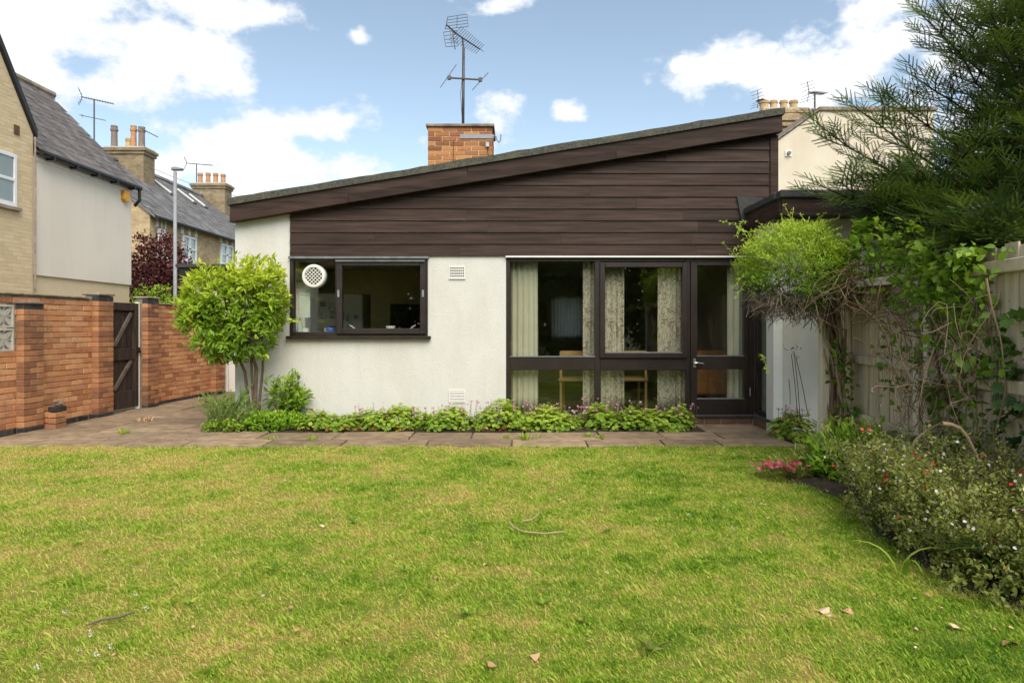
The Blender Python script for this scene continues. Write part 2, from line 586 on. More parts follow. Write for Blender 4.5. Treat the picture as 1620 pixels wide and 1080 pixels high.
M['chim_brick'] = brickobjmat('chimney_brick', [(0.05, (0.24, 0.09, 0.035)), (0.4, (0.42, 0.18, 0.065)), (0.7, (0.52, 0.25, 0.10)), (0.95, (0.30, 0.11, 0.06))], (0.3, 0.26, 0.2), 0.25)
M['wall_brick'] = brickobjmat('orange_wall_brick', [(0.03, (0.36, 0.145, 0.07)), (0.3, (0.58, 0.255, 0.11)), (0.65, (0.68, 0.35, 0.17)), (0.97, (0.52, 0.22, 0.11))], (0.16, 0.11, 0.07), 0.55)
M['pier_brick'] = brickobjmat('pier_brick', [(0.03, (0.22, 0.10, 0.06)), (0.35, (0.38, 0.165, 0.08)), (0.7, (0.52, 0.245, 0.115)), (0.97, (0.34, 0.16, 0.08))], (0.12, 0.085, 0.06), 0.6)
M['blue_brick'] = surf('black_engineering_brick', (0.018, 0.018, 0.022), (0.045, 0.043, 0.047), 15, 0.6, 0.4, 60, (0.13, 0.11, 0.085), 4, 0.5, objrand=0.25)
M['mortar'] = surf('mortar', (0.20, 0.15, 0.10), (0.34, 0.28, 0.20), 18, 0.95, 0.5, 60, (0.07, 0.06, 0.045), 3, 0.7)
M['mortar_pale'] = surf('pale_mortar', (0.48, 0.38, 0.27), (0.60, 0.50, 0.38), 18, 0.95, 0.4, 60)
M['concrete'] = surf('pale_concrete', (0.42, 0.40, 0.34), (0.58, 0.55, 0.48), 12, 0.9, 0.4, 60, (0.22, 0.20, 0.15), 3, 0.5)
M['coping'] = surf('coping_tile', (0.24, 0.185, 0.14), (0.40, 0.32, 0.24), 10, 0.9, 0.5, 50, (0.05, 0.05, 0.04), 3, 0.7, objrand=0.2)
M['gate'] = surf('dark_gate_wood', (0.018, 0.012, 0.009), (0.055, 0.036, 0.026), 4, 0.7, 0.4, 40, (0.12, 0.085, 0.06), 3, 0.4, objrand=0.2, stretch=(4, 4, 0.5))
M['gate_worn'] = surf('worn_brace_wood', (0.10, 0.075, 0.055), (0.20, 0.16, 0.12), 8, 0.8)
M['slab'] = surf('paving_stone', (0.19, 0.125, 0.075), (0.36, 0.26, 0.165), 7, 0.9, 0.7, 35, (0.13, 0.10, 0.065), 2.2, 0.7, objrand=0.22, bdist=0.012)
M['soil'] = surf('dark_soil', (0.022, 0.016, 0.010), (0.06, 0.045, 0.028), 15, 0.95, 1.0, 30, bdist=0.03)
M['joint'] = surf('sandy_joint', (0.11, 0.085, 0.055), (0.19, 0.15, 0.10), 15, 0.95, 0.6, 50, (0.06, 0.075, 0.02), 2.5, 0.7)
M['slate'] = surf('roof_slate', (0.095, 0.080, 0.074), (0.165, 0.145, 0.135), 9, 0.7, 0.4, 40, (0.23, 0.20, 0.17), 5, 0.4, objrand=0.28)
M['slate_attr'] = attrmat('far_slate', [(0, (0.095, 0.09, 0.09)), (0.5, (0.17, 0.16, 0.155)), (1, (0.27, 0.25, 0.24))], 0.75)
M['cream_brick'] = attrmat('cream_brick', [(0, (0.64, 0.49, 0.29)), (0.5, (0.70, 0.54, 0.33)), (1, (0.75, 0.59, 0.37))], 0.9, noise=0.35)
M['cream_mortar'] = surf('cream_mortar', (0.66, 0.52, 0.33), (0.72, 0.57, 0.37), 10, 0.95, 0.3, 50)
M['pink_render'] = surf('cream_pink_render', (0.78, 0.69, 0.57), (0.84, 0.75, 0.63), 2.2, 0.85, 0.15, 60, (0.56, 0.48, 0.41), 1.1, 0.35, coord='World', stretch=(1, 1, 0.4), streak=0.08)
M['cream_render'] = surf('cream_gable_render', (0.60, 0.52, 0.40), (0.67, 0.60, 0.48), 1.4, 0.9, 0.2, 40, (0.52, 0.42, 0.30), 0.6, 0.5, coord='World', stretch=(1, 1, 0.6))
M['yellow_brick'] = brickmat('yellow_terrace_brick', (0.40, 0.27, 0.13), (0.56, 0.40, 0.21), (0.46, 0.38, 0.27), 0.225, 0.075)
M['stack_brick'] = brickmat('sooty_stack_brick', (0.22, 0.16, 0.085), (0.36, 0.27, 0.15), (0.26, 0.22, 0.16), 0.225, 0.075)
M['pale_stack'] = brickmat('pale_stack_brick', (0.40, 0.29, 0.16), (0.52, 0.39, 0.23), (0.25, 0.19, 0.12), 0.225, 0.075)
M['terracotta'] = surf('terracotta_pot', (0.40, 0.20, 0.10), (0.55, 0.31, 0.17), 10, 0.85, 0.3, 40, (0.2, 0.14, 0.10), 4, 0.5)
M['buff_pot'] = surf('buff_pot', (0.46, 0.31, 0.16), (0.58, 0.41, 0.23), 10, 0.85, 0.3, 40, (0.25, 0.18, 0.10), 4, 0.5)
M['grey_pot'] = surf('sooty_pot', (0.16, 0.13, 0.11), (0.28, 0.22, 0.18), 10, 0.85)
M['gutter'] = surf('black_gutter', (0.012, 0.012, 0.013), (0.03, 0.03, 0.03), 8, 0.45)
M['upvc'] = surf('white_sash', (0.78, 0.78, 0.77), (0.82, 0.82, 0.81), 8, 0.4)
M['net'] = None
M['yellow_box'] = surf('orange_alarm_plastic', (0.75, 0.33, 0.03), (0.80, 0.37, 0.04), 6, 0.45)
M['red_tile'] = surf('red_roof_tile', (0.30, 0.09, 0.045), (0.42, 0.15, 0.08), 8, 0.85)
M['galv'] = surf('galvanised_steel', (0.24, 0.25, 0.265), (0.32, 0.33, 0.345), 14, 0.6, metal=0.2)
M['bark'] = surf('brown_bark', (0.085, 0.055, 0.035), (0.19, 0.13, 0.085), 25, 0.95, 0.8, 50, stretch=(1, 1, 0.3))
M['bark_dark'] = surf('dark_bark', (0.035, 0.024, 0.018), (0.09, 0.062, 0.045), 25, 0.95, 0.8, 50, stretch=(1, 1, 0.3))
M['fence'] = surf('weathered_fence_board', (0.39, 0.31, 0.215), (0.58, 0.49, 0.365), 5, 0.9, 0.5, 40, (0.24, 0.18, 0.12), 2.6, 0.5, objrand=0.15, stretch=(3, 3, 0.35), bdist=0.004)
M['post'] = surf('weathered_post', (0.50, 0.43, 0.33), (0.64, 0.57, 0.46), 6, 0.9, 0.4, 40, (0.22, 0.17, 0.12), 3, 0.5, stretch=(3, 3, 0.35))
M['vine'] = attrmat('vine_stem', [(0, (0.09, 0.055, 0.035)), (0.5, (0.22, 0.14, 0.09)), (1, (0.42, 0.30, 0.19))], 0.9, noise=0.2)
M['dead'] = attrmat('dead_twig', [(0, (0.06, 0.045, 0.04)), (0.5, (0.16, 0.12, 0.09)), (1, (0.33, 0.26, 0.19))], 0.9, noise=0.2)
M['ground'] = surf('rough_ground', (0.07, 0.075, 0.03), (0.12, 0.11, 0.05), 1.2, 0.95, 0.4, 20)
M['wood_orange'] = surf('varnished_wood', (0.28, 0.11, 0.035), (0.36, 0.16, 0.055), 6, 0.45, stretch=(1, 1, 5))
M['wood_tan'] = surf('tan_chair_wood', (0.42, 0.24, 0.09), (0.50, 0.30, 0.12), 6, 0.5)
M['blue'] = surf('blue_glazed_china', (0.05, 0.10, 0.42), (0.10, 0.18, 0.55), 8, 0.3)
M['pale_glass'] = surf('pale_bottle', (0.50, 0.56, 0.58), (0.60, 0.66, 0.67), 8, 0.25)
M['paper'] = surf('off_white_paper', (0.66, 0.68, 0.60), (0.72, 0.74, 0.66), 6, 0.9)
M['photo'] = surf('mixed_print', (0.10, 0.09, 0.08), (0.55, 0.52, 0.45), 9, 0.7, objrand=0.4)
M['kitchen_dark'] = surf('dark_unit', (0.020, 0.018, 0.014), (0.035, 0.030, 0.022), 5, 0.6)
M['kitchen_olive'] = surf('olive_wall', (0.40, 0.31, 0.13), (0.48, 0.38, 0.17), 3, 0.8)
M['green_door'] = surf('white_boarded_gate', (0.66, 0.62, 0.57), (0.74, 0.70, 0.65), 7, 0.7, 0.2, 40, objrand=0.06, stretch=(3, 3, .4))

# lawn soil and grass
def lawnmat(name, blade):
    m, nt, out = newmat(name)
    g = N(nt, 'ShaderNodeNewGeometry')
    n1 = N(nt, 'ShaderNodeTexNoise', {'Vector': g.outputs['Position'], 'Scale': 1.25, 'Detail': 5, 'Roughness': 0.6})
    n2 = N(nt, 'ShaderNodeTexNoise', {'Vector': g.outputs['Position'], 'Scale': 6.5, 'Detail': 6, 'Roughness': 0.7})
    s1 = N(nt, 'ShaderNodeMath', {0: n1.outputs['Fac'], 1: 1.75, 2: -0.74}, operation='MULTIPLY_ADD')
    s2 = N(nt, 'ShaderNodeMath', {0: n2.outputs['Fac'], 1: 1.55, 2: s1.outputs[0]}, operation='MULTIPLY_ADD')
    # drier towards the house and the open left side, lusher beside the border
    sp = N(nt, 'ShaderNodeSeparateXYZ', {0: g.outputs['Position']})
    gx = N(nt, 'ShaderNodeMath', {0: sp.outputs[0], 1: -0.050, 2: -0.27}, operation='MULTIPLY_ADD')
    s3 = N(nt, 'ShaderNodeMath', {0: s2.outputs[0], 1: gx.outputs[0]}, operation='ADD')
    fac = s3.outputs[0]
    if blade:
        a = N(nt, 'ShaderNodeAttribute', attribute_name='rnd')
        s4 = N(nt, 'ShaderNodeMath', {0: a.outputs['Fac'], 1: 0.85, 2: -0.42}, operation='MULTIPLY_ADD')
        s5 = N(nt, 'ShaderNodeMath', {0: fac, 1: s4.outputs[0]}, operation='ADD', use_clamp=True)
        fac = s5.outputs[0]
        col = ramp(nt, fac, [(0.0, (0.075, 0.19, 0.010)), (0.28, (0.21, 0.37, 0.022)), (0.60, (0.40, 0.51, 0.055)), (0.90, (0.58, 0.59, 0.13)), (1.0, (0.68, 0.50, 0.20))])
        p = N(nt, 'ShaderNodeBsdfPrincipled', {'Base Color': col, 'Roughness': 0.55, 'Specular IOR Level': 0.25})
        t = N(nt, 'ShaderNodeBsdfTranslucent', {'Color': col})
        mx = N(nt, 'ShaderNodeMixShader', {0: 0.35, 1: p.outputs[0], 2: t.outputs[0]})
        nt.links.new(mx.outputs[0], out.inputs[0])
    else:
        col = ramp(nt, fac, [(0.0, (0.05, 0.085, 0.010)), (0.5, (0.13, 0.17, 0.022)), (1.0, (0.26, 0.22, 0.05))])
        p = N(nt, 'ShaderNodeBsdfPrincipled', {'Base Color': col, 'Roughness': 0.95, 'Specular IOR Level': 0.1})
        b1 = N(nt, 'ShaderNodeTexNoise', {'Vector': g.outputs['Position'], 'Scale': 45, 'Detail': 4})
        b = N(nt, 'ShaderNodeBump', {'Height': b1.outputs['Fac'], 'Strength': 0.8, 'Distance': 0.02})
        nt.links.new(b.outputs[0], p.inputs['Normal'])
        nt.links.new(p.outputs[0], out.inputs[0])
    return m


M['lawn'] = lawnmat('lawn_soil', False)
M['grass'] = lawnmat('grass_blade', True)


def curtainmat(name, base, pattern, tr_amt=0.25):
    m, nt, out = newmat(name)
    t = N(nt, 'ShaderNodeTexCoord')
    if pattern:
        mp_ = N(nt, 'ShaderNodeMapping', {'Vector': t.outputs['Object'], 'Scale': (6, 0.0, 4)})
        n_ = N(nt, 'ShaderNodeTexNoise', {'Vector': mp_.outputs[0], 'Scale': 1.1, 'Detail': 2, 'Distortion': 2.6})
        dv2 = N(nt, 'ShaderNodeVectorMath', {0: mp_.outputs[0]}, operation='ADD')
        nt.links.new(n_.outputs['Color'], dv2.inputs[1])
        w = N(nt, 'ShaderNodeTexVoronoi', {'Vector': dv2.outputs[0], 'Scale': 1.5, 'Smoothness': 0.6}, feature='SMOOTH_F1')
        sn_ = N(nt, 'ShaderNodeMath', {0: w.outputs['Distance'], 1: 17.0}, operation='MULTIPLY')
        s2_ = N(nt, 'ShaderNodeMath', {0: sn_.outputs[0]}, operation='SINE')
        ad = N(nt, 'ShaderNodeMath', {0: s2_.outputs[0], 1: 0.25, 2: 0.27}, operation='MULTIPLY_ADD')
        col = ramp(nt, ad.outputs[0], [(0.0, (0.38, 0.29, 0.21)), (0.10, (0.56, 0.46, 0.36)), (0.18, (0.80, 0.73, 0.59)), (0.44, (0.82, 0.76, 0.63)), (0.52, (0.54, 0.44, 0.33))])
        h = col
    else:
        n_ = N(nt, 'ShaderNodeTexNoise', {'Vector': t.outputs['Object'], 'Scale': 3, 'Detail': 4})
        h = ramp(nt, n_.outputs['Fac'], [(0.3, base), (0.7, tuple(q * 0.88 for q in base))])
    p = N(nt, 'ShaderNodeBsdfPrincipled', {'Base Color': h, 'Roughness': 0.9, 'Specular IOR Level': 0.1})
    tr = N(nt, 'ShaderNodeBsdfTranslucent', {'Color': h})
    mx = N(nt, 'ShaderNodeMixShader', {0: tr_amt, 1: p.outputs[0], 2: tr.outputs[0]})
    nt.links.new(mx.outputs[0], out.inputs[0])
    return m


M['cur_cream'] = curtainmat('cream_curtain_lining', (0.82, 0.77, 0.60), False)
M['cur_pat'] = curtainmat('patterned_curtain', (0.6, 0.5, 0.4), True)
M['net'] = curtainmat('white_net', (0.80, 0.80, 0.78), False, 0.6)

# ================================================================== SETTING
g = MB(); g.box(-900, 900, -900, 1500, -0.30, -0.05)
tag(g.build('ground', M['ground']), 'rough ground stretching away behind the gardens', 'ground', kind='structure')

FY = 9.33          # facade plane of the bungalow
LAWN_Y = 7.66


def bed_edge(Y):   # X of the lawn's right-hand edge at depth Y
    ys = [-12, 2.5, 2.97, 3.12, 3.54, 4.38, 5.15, 5.7, 6.1, 6.6, 7.0, 7.7]
    xs = [2.9, 2.85, 2.60, 2.45, 2.33, 2.38, 2.52, 2.46, 2.36, 2.62, 2.95, 3.35]
    return float(np.interp(Y, ys, xs))


# lawn: a gently uneven sheet
mb = MB()
ys = list(np.concatenate([np.linspace(-14, 2, 9), np.linspace(2.3, LAWN_Y, 40)]))
rows = []
for Y in ys:
    xr = bed_edge(Y)
    row = []
    for i in range(31):
        X = -6.9 + (xr + 6.9) * i / 30
        row.append((X, Y, 0.0 + 0.012 * math.sin(X * 1.7 + Y) * math.sin(Y * 1.3)))
    rows.append(row)
for a, b in zip(rows[:-1], rows[1:]):
    for i in range(30):
        mb.face([a[i], a[i + 1], b[i + 1], b[i]])
lawn = mb.build('lawn', M['lawn'], smooth=True)
tag(lawn, 'patchy yellow-green mown lawn filling the foreground', 'lawn', kind='structure')

# path: joint bed plus slabs
mb = MB(); mb.box(-6.6, 3.4, 7.62, FY + 0.02, -0.045, -0.012); mb.box(-6.6, -3.70, FY + 0.02, 16.0, -0.045, -0.012)
path = mb.build('path', M['joint'])
tag(path, 'brown stone paving between lawn and house', 'path', kind='structure')


def slab(x0, x1, y0, y1):
    j = lambda s=0.012: random.uniform(-s, s)
    mbx = MB()
    h = 0.012 + random.uniform(-0.004, 0.006)
    g_ = 0.008
    p = [(x0 + g_ + j(), y0 + g_ + j()), (x1 - g_ + j(), y0 + g_ + j()), (x1 - g_ + j(), y1 - g_ + j()), (x0 + g_ + j(), y1 - g_ + j())]
    tz = [h + j(0.004) for _ in range(4)]
    mbx.hexa([(a, b, -0.03) for a, b in p] + [(a, b, z) for (a, b), z in zip(p, tz)])
    mbx.build('paving_slab', M['slab'], path, bevel=0.006)


for (y0, y1, x0, x1) in ((7.68, 8.12, -6.2, 3.2), (8.12, 8.66, -6.2, 3.28), (8.66, FY - 0.01, -6.2, -3.75), (8.66, FY - 0.03, 2.45, 3.28)):
    x = x0
    while x < x1 - 0.05:
        w = random.choice((0.6, 0.75, 0.9, 0.9)) * random.uniform(0.9, 1.1)
        xe = min(x + w, x1)
        if x1 - xe < 0.25: xe = x1
        slab(x, xe, y0, y1)
        x = xe
y = FY
while y < 15.5:
    yy = y + random.uniform(0.5, 0.8)
    for (a, b) in ((-6.1, -5.3), (-5.3, -4.5), (-4.5, -3.80)):
        slab(a, b, y, yy)
    y = yy

# planting beds
mb = MB()
for i in range(24):
    x0 = -3.72 + i * (2.42 + 3.72) / 24; x1 = -3.72 + (i + 1) * (2.42 + 3.72) / 24
    a = 8.66 + 0.03 * math.sin(i * 1.3); b = 8.66 + 0.03 * math.sin((i + 1) * 1.3)
    mb.face([(x0, a, 0.012), (x1, b, 0.012), (x1, 9.0, 0.06), (x0, 9.0, 0.06)])
    mb.face([(x0, 9.0, 0.06), (x1, 9.0, 0.06), (x1, FY, 0.05), (x0, FY, 0.05)])
tag(mb.build('flower_bed', M['soil'], smooth=True), 'narrow soil bed against the white bungalow wall', 'flower bed', kind='structure')
mb = MB()
ys = np.linspace(-6, 7.7, 50)
for a, b in zip(ys[:-1], ys[1:]):
    xa, xb = bed_edge(a) - 0.04, bed_edge(b) - 0.04
    mb.face([(xa, a, -0.01), (xa + 0.25, a, 0.02), (xb + 0.25, b, 0.02), (xb, b, -0.01)])
    mb.face([(xa + 0.25, a, 0.02), (4.4, a, 0.03), (4.4, b, 0.03), (xb + 0.25, b, 0.02)])
tag(mb.build('border', M['soil'], smooth=True), 'dark soil border along the timber fence', 'border', kind='structure')

# ================================================================== BUNGALOW
house = thing('bungalow', 'white rendered bungalow with dark timber cladding and sloping mono-pitch roof', 'bungalow', (0, FY + 2, 0))


def zf(X):         # top of the felt along the verge
    return 3.691 + 0.1636 * X


def wall_holes(x0, x1, z0, ztop, holes, y0, y1, name, mat, parent):
    xs = sorted({x0, x1, *[h[0] for h in holes], *[h[1] for h in holes]} | set(np.linspace(x0, x1, 7)))
    zs = sorted({z0, *[h[2] for h in holes], *[h[3] for h in holes]})
    zs.append(None)
    solid = lambda i, k: 0 <= i < len(xs) - 1 and 0 <= k < len(zs) - 1 and not any(
        h[0] - 1e-6 <= xs[i] and xs[i + 1] <= h[1] + 1e-6 and h[2] - 1e-6 <= zs[k] and (zs[k + 1] is not None and zs[k + 1] <= h[3] + 1e-6) for h in holes)
    zz = lambda x, k: ztop(x) if zs[k] is None else zs[k]
    mb_ = MB()
    for i in range(len(xs) - 1):
        for k in range(len(zs) - 1):
            if not solid(i, k): continue
            a, b = xs[i], xs[i + 1]
            q = [(a, zz(a, k)), (b, zz(b, k)), (b, zz(b, k + 1)), (a, zz(a, k + 1))]
            mb_.face([(u, y0, w) for u, w in q]); mb_.face([(u, y1, w) for u, w in q])
            for (di, dk, e) in ((-1, 0, (3, 0)), (1, 0, (1, 2)), (0, -1, (0, 1)), (0, 1, (2, 3))):
                if not solid(i + di, k + dk):
                    (u0, w0), (u1, w1) = q[e[0]], q[e[1]]
                    mb_.face([(u0, y0, w0), (u1, y0, w1), (u1, y1, w1), (u0, y1, w0)])
    me_o = mb_.build(name, mat, parent)
    bmx = bmesh.new(); bmx.from_mesh(me_o.data)
    bmesh.ops.remove_doubles(bmx, verts=bmx.verts, dist=0.0005)
    bmesh.ops.recalc_face_normals(bmx, faces=bmx.faces)
    bmx.to_mesh(me_o.data); bmx.free()
    return me_o


S = F / FY         # pixels per metre on the facade
fx = lambda px: (px - 810) / S
fz = lambda py: EYE - (py - 515) / S
KW = (fx(459), fx(677), fz(531), fz(407))                 # kitchen window opening
GL = (fx(800.5), fx(1195), 0.13, fz(405))                 # glazed wall opening
XL, XR = -3.785, 3.62
wall = wall_holes(XL, XR, -0.05, lambda x: zf(x) - 0.20, [KW, GL], FY, FY + 0.26, 'wall', M['render'], house)
BACK = FY + 5.6
mb = MB()
for (a, b, c_, d) in ((FY + .262, 10.3, -.05, zf(XL) - .2), (12.5, BACK - .002, -.05, zf(XL) - .2), (10.3, 12.5, -.05, .95), (10.3, 12.5, 2.30, zf(XL) - .2)):
    mb.prism([(XL, a, c_), (XL, b, c_), (XL, b, d), (XL, a, d)], (0.24, 0, 0))
mb.build('side_wall', M['render'], house)
mb = MB(); mb.box(XL + .10, XL + .106, 10.3, 12.5, .95, 2.30); mb.build('added_daylight_pane', M['glass'], house)  # unseen opening and pane, added to let daylight into the kitchen
wall_holes(XL, XR, -0.05, lambda x: zf(x) - 0.20, [(0.90, 1.50, 1.15, 1.98), (-2.6, -1.6, 1.2, 2.1)], BACK, BACK + 0.24, 'back_wall', M['render'], house)
mb = MB(); mb.box(XR - 0.24, XR, FY + 1.2, BACK, -0.05, 3.2)
mb.build('inner_wall', M['room'], house)
mb = MB(); mb.box(-0.36, -0.26, FY + 0.26, BACK, 0.1, 3.0)
mb.build('inner_wall', M['room'], house)
mb = MB(); mb.box(XL + 0.25, XR - 0.25, FY + 0.05, BACK, -0.04, 0.13); mb.build('floor', M['room_floor'], house)
mb = MB(); mb.box(XL + 0.25, XR - 0.02, FY + 0.27, BACK, 2.42, 2.50); mb.build('ceiling', M['room'], house)
# warm plaster lining on the far wall of the rooms
mb = MB()
for (a, b, c_, d) in ((-0.25, 0.90, .13, 2.42), (1.50, XR - 0.25, .13, 2.42), (0.90, 1.50, .13, 1.15), (0.90, 1.50, 1.98, 2.42)):
    mb.box(a, b, BACK - 0.03, BACK - 0.004, c_, d)
mb.build('room_lining', M['room'], house)

# roof: slab, felt edge, two fascia boards
VX0, VX1 = -3.80, 3.64


def verge(name, d0, d1, y0, y1, mat, x0=VX0, x1=VX1, n=1, bev=0.004, wob=0.0):
    mbv = MB()
    xs = np.linspace(x0, x1, n + 1)
    zo = [random.uniform(-wob, wob) for _ in xs]
    for i in range(n):
        a, b = xs[i], xs[i + 1]
        mbv.hexa([(a, y0, zf(a) - d1), (b, y0, zf(b) - d1), (b, y1, zf(b) - d1), (a, y1, zf(a) - d1),
                  (a, y0, zf(a) - d0 + zo[i]), (b, y0, zf(b) - d0 + zo[i + 1]), (b, y1, zf(b) - d0 + zo[i + 1]), (a, y1, zf(a) - d0 + zo[i])])
    o = mbv.build(name, mat, house)
    if n > 1:
        bmx = bmesh.new(); bmx.from_mesh(o.data)
        bmesh.ops.remove_doubles(bmx, verts=bmx.verts, dist=0.0008)
        bmx.to_mesh(o.data); bmx.free()
    if bev:
        m = o.modifiers.new('bevel', 'BEVEL'); m.width = bev; m.segments = 1
    return o


roof = verge('roof', 0.03, 0.20, FY - 0.10, BACK + 0.5, M['felt_dark'], bev=0)
mbv = verge('felt_edge', -0.004, 0.088, FY - 0.165, FY + 0.10, M['felt'], VX0 - 0.03, VX1 + 0.03, 46, 0.0, 0.009)
mbv.parent = roof
for (a, b) in ((VX0, -0.6), (-0.598, VX1)):
    verge('fascia_board', 0.088, 0.213, FY - 0.135, FY - 0.101, M['clad'], a, b)
for (a, b) in ((VX0, -2.2), (-2.198, 1.4), (1.402, VX1)):
    verge('fascia_board', 0.213, 0.318, FY - 0.150, FY - 0.02, M['clad'], a, b)

# shiplap cladding, each board a piece of its own, cut to the rake
PITCH = 18.6 / S
z0c = fz(405)
CX0, CX1 = fx(459.5), fx(1216.5)
for r_ in range(11):
    zb, zt = z0c + r_ * PITCH, z0c + (r_ + 1) * PITCH - 0.006
    cuts = [CX0]
    x = CX0 + random.uniform(1.0, 3.2)
    while x < CX1 - 0.8:
        cuts.append(x); x += random.uniform(1.4, 3.6)
    cuts.append(CX1)
    for a, b in zip(cuts[:-1], cuts[1:]):
        b -= 0.002
        lim = lambda X: zf(X) - 0.25
        xa = a
        if lim(b) < zb + 0.02: continue
        if lim(a) < zb + 0.01:
            xa = (zb + 0.012 - 3.691 + 0.25) / 0.1636
        pts = [(xa, zb), (b, zb), (b, min(zt, lim(b)))]
        if lim(xa) < zt < lim(b):
            pts.append(((zt - 3.691 + 0.25) / 0.1636, zt))
        pts.append((xa, min(zt, max(lim(xa), zb + 0.004))))
        # bottom edge proud of the board below
        yb = lambda z: FY - 0.030 + 0.016 * (z - zb) / PITCH
        mbx = MB()
        n_ = len(pts); q = [(u, yb(w), w) for u, w in pts] + [(u, FY - 0.003, w) for u, w in pts]
        mbx.v = q; mbx.r = [0.5] * len(q)
        mbx.f = [tuple(range(n_)), tuple(reversed(range(n_, 2 * n_)))] + [((i + 1) % n_, i, n_ + i, n_ + (i + 1) % n_) for i in range(n_)]
        mbx.build('cladding_board', M['clad'], house)
mb = MB(); mb.box(fx(1217), XR + 0.005, FY - 0.045, FY - 0.004, z0c + 0.4, zf(3.55) - 0.32); mb.build('corner_post', M['clad'], house, bevel=0.004)
mb = MB(); mb.box(fx(800), fx(1195), FY - 0.05, FY - 0.004, z0c - 0.022, z0c - 0.002); mb.build('drip_trim', M['smooth_white'], house)

# ---- kitchen window
kw = MB()
yo = FY - 0.02
fr = lambda m_, x0, x1, z0, z1, t, y0, y1: (m_.box(x0, x0 + t, y0, y1, z0, z1), m_.box(x1 - t, x1, y0, y1, z0, z1),
                                            m_.box(x0 + t, x1 - t, y0, y1, z0, z0 + t), m_.box(x0 + t, x1 - t, y0, y1, z1 - t, z1))
fr(kw, KW[0], KW[1], KW[2], KW[3], 0.052, yo, FY + 0.07)
kw.box(fx(531), fx(537), yo + 0.002, FY + 0.068, KW[2] + .052, KW[3] - .052)
kwin = kw.build('window', M['darkwood'], house, bevel=0.004)
kwin['label'] = 'dark framed kitchen window with a round fan in its fixed pane'
mb = MB(); fr(mb, fx(534), fx(674), fz(528), fz(412), 0.075, yo - 0.035, FY + 0.03); mb.build('casement', M['darkwood'], kwin, bevel=0.005)
mb = MB(); mb.box(fx(543), fx(665), FY - 0.015, FY - 0.009, fz(520), fz(419.5)); mb.build('pane', M['glass'], kwin)
mb = MB(); mb.box(fx(465), fx(531.5), FY + 0.02, FY + 0.026, fz(526), fz(412)); mb.build('pane', M['glass'], kwin)
mb = MB(); mb.box(fx(455), fx(682), FY - 0.085, FY + 0.03, fz(536), fz(531) - .002); mb.build('sill', M['darkwood'], kwin, bevel=0.006)
mb = MB(); mb.box(fx(458), fx(678.5), FY - 0.06, FY + 0.02, fz(409.5), fz(406)); mb.build('head_flashing', M['lead'], kwin)
mb = MB(); mb.box(fx(533), fx(673), FY - 0.085, FY - 0.056, fz(414.5), fz(412.3)); mb.build('drip_bar', M['lead'], kwin)
for px in (537, 670):
    mb = MB(); mb.box(fx(px - 1.6), fx(px + 1.6), FY - 0.066, FY - 0.0555, fz(470), fz(459)); mb.build('hinge', M['steel'], kwin)
for (xa, xb) in ((552, 560), (657, 649)):
    mb = MB(); mb.tube([(fx(xa), FY + 0.035, fz(514)), (fx(xb), FY + 0.05, fz(519.5))], 0.007, 6); mb.build('casement_stay', M['white_plastic'], kwin)
# window board inside for the things on it
mb = MB(); mb.box(KW[0] + .05, KW[1] - .05, FY + 0.0705, FY + 0.40, KW[2] + 0.01, KW[2] + 0.045); mb.build('window_board', M['smooth_white'], kwin)
SILLZ = KW[2] + 0.045
# round extractor fan in the fixed pane
fcx, fcz = fx(497.5), fz(437)
fan = thing('extractor_fan', 'round white lattice extractor fan set in the kitchen window', 'fan', (fcx, FY, fcz - .16))
mb = MB()
n_ = 32
for (r0, r1, ya, yb_) in ((0.158, 0.118, FY - 0.055, FY - 0.055), ):
    ring = []
    prof = [(0.160, FY + 0.018), (0.160, FY - 0.035), (0.150, FY - 0.055), (0.124, FY - 0.058), (0.118, FY - 0.045), (0.118, FY + 0.018)]
    for k in range(n_):
        t = 2 * math.pi * k / n_
        for (rr, yy) in prof:
            mb.v.append((fcx + rr * math.cos(t), yy, fcz + rr * math.sin(t))); mb.r.append(.5)
    for k in range(n_):
        for i in range(len(prof)):
            j = (i + 1) % len(prof); k2 = (k + 1) % n_; L = len(prof)
            mb.f.append((k * L + i, k * L + j, k2 * L + j, k2 * L + i))
mb.build('rim', M['white_plastic'], fan, smooth=False)
mb = MB()
for s_ in (-1, 1):
    for k in range(-3, 4):
        o_ = k * 0.036
        h_ = math.sqrt(max(0.118 ** 2 - o_ ** 2, 0.0001))
        d = Vector((math.cos(R(45)), 0, s_ * math.sin(R(45)))); nrm_ = Vector((-s_ * d.z, 0, s_ * d.x)) if s_ > 0 else Vector((d.z, 0, -d.x))
        c_ = Vector((fcx, FY - 0.045 + 0.003 * s_, fcz)) + nrm_ * o_
        a = c_ - d * h_; w_ = nrm_ * 0.0085
        mb.obox(a - w_ / 2, d * 2 * h_, w_, Vector((0, 0.006, 0)))
mb.build('lattice_grille', M['white_plastic'], fan)
mb = MB(); mb.prism([(fcx + 0.116 * math.cos(2 * math.pi * k / 24), FY + 0.01, fcz + 0.116 * math.sin(2 * math.pi * k / 24)) for k in range(24)], (0, 0.005, 0))
mb.build('backing', M['black'], fan)

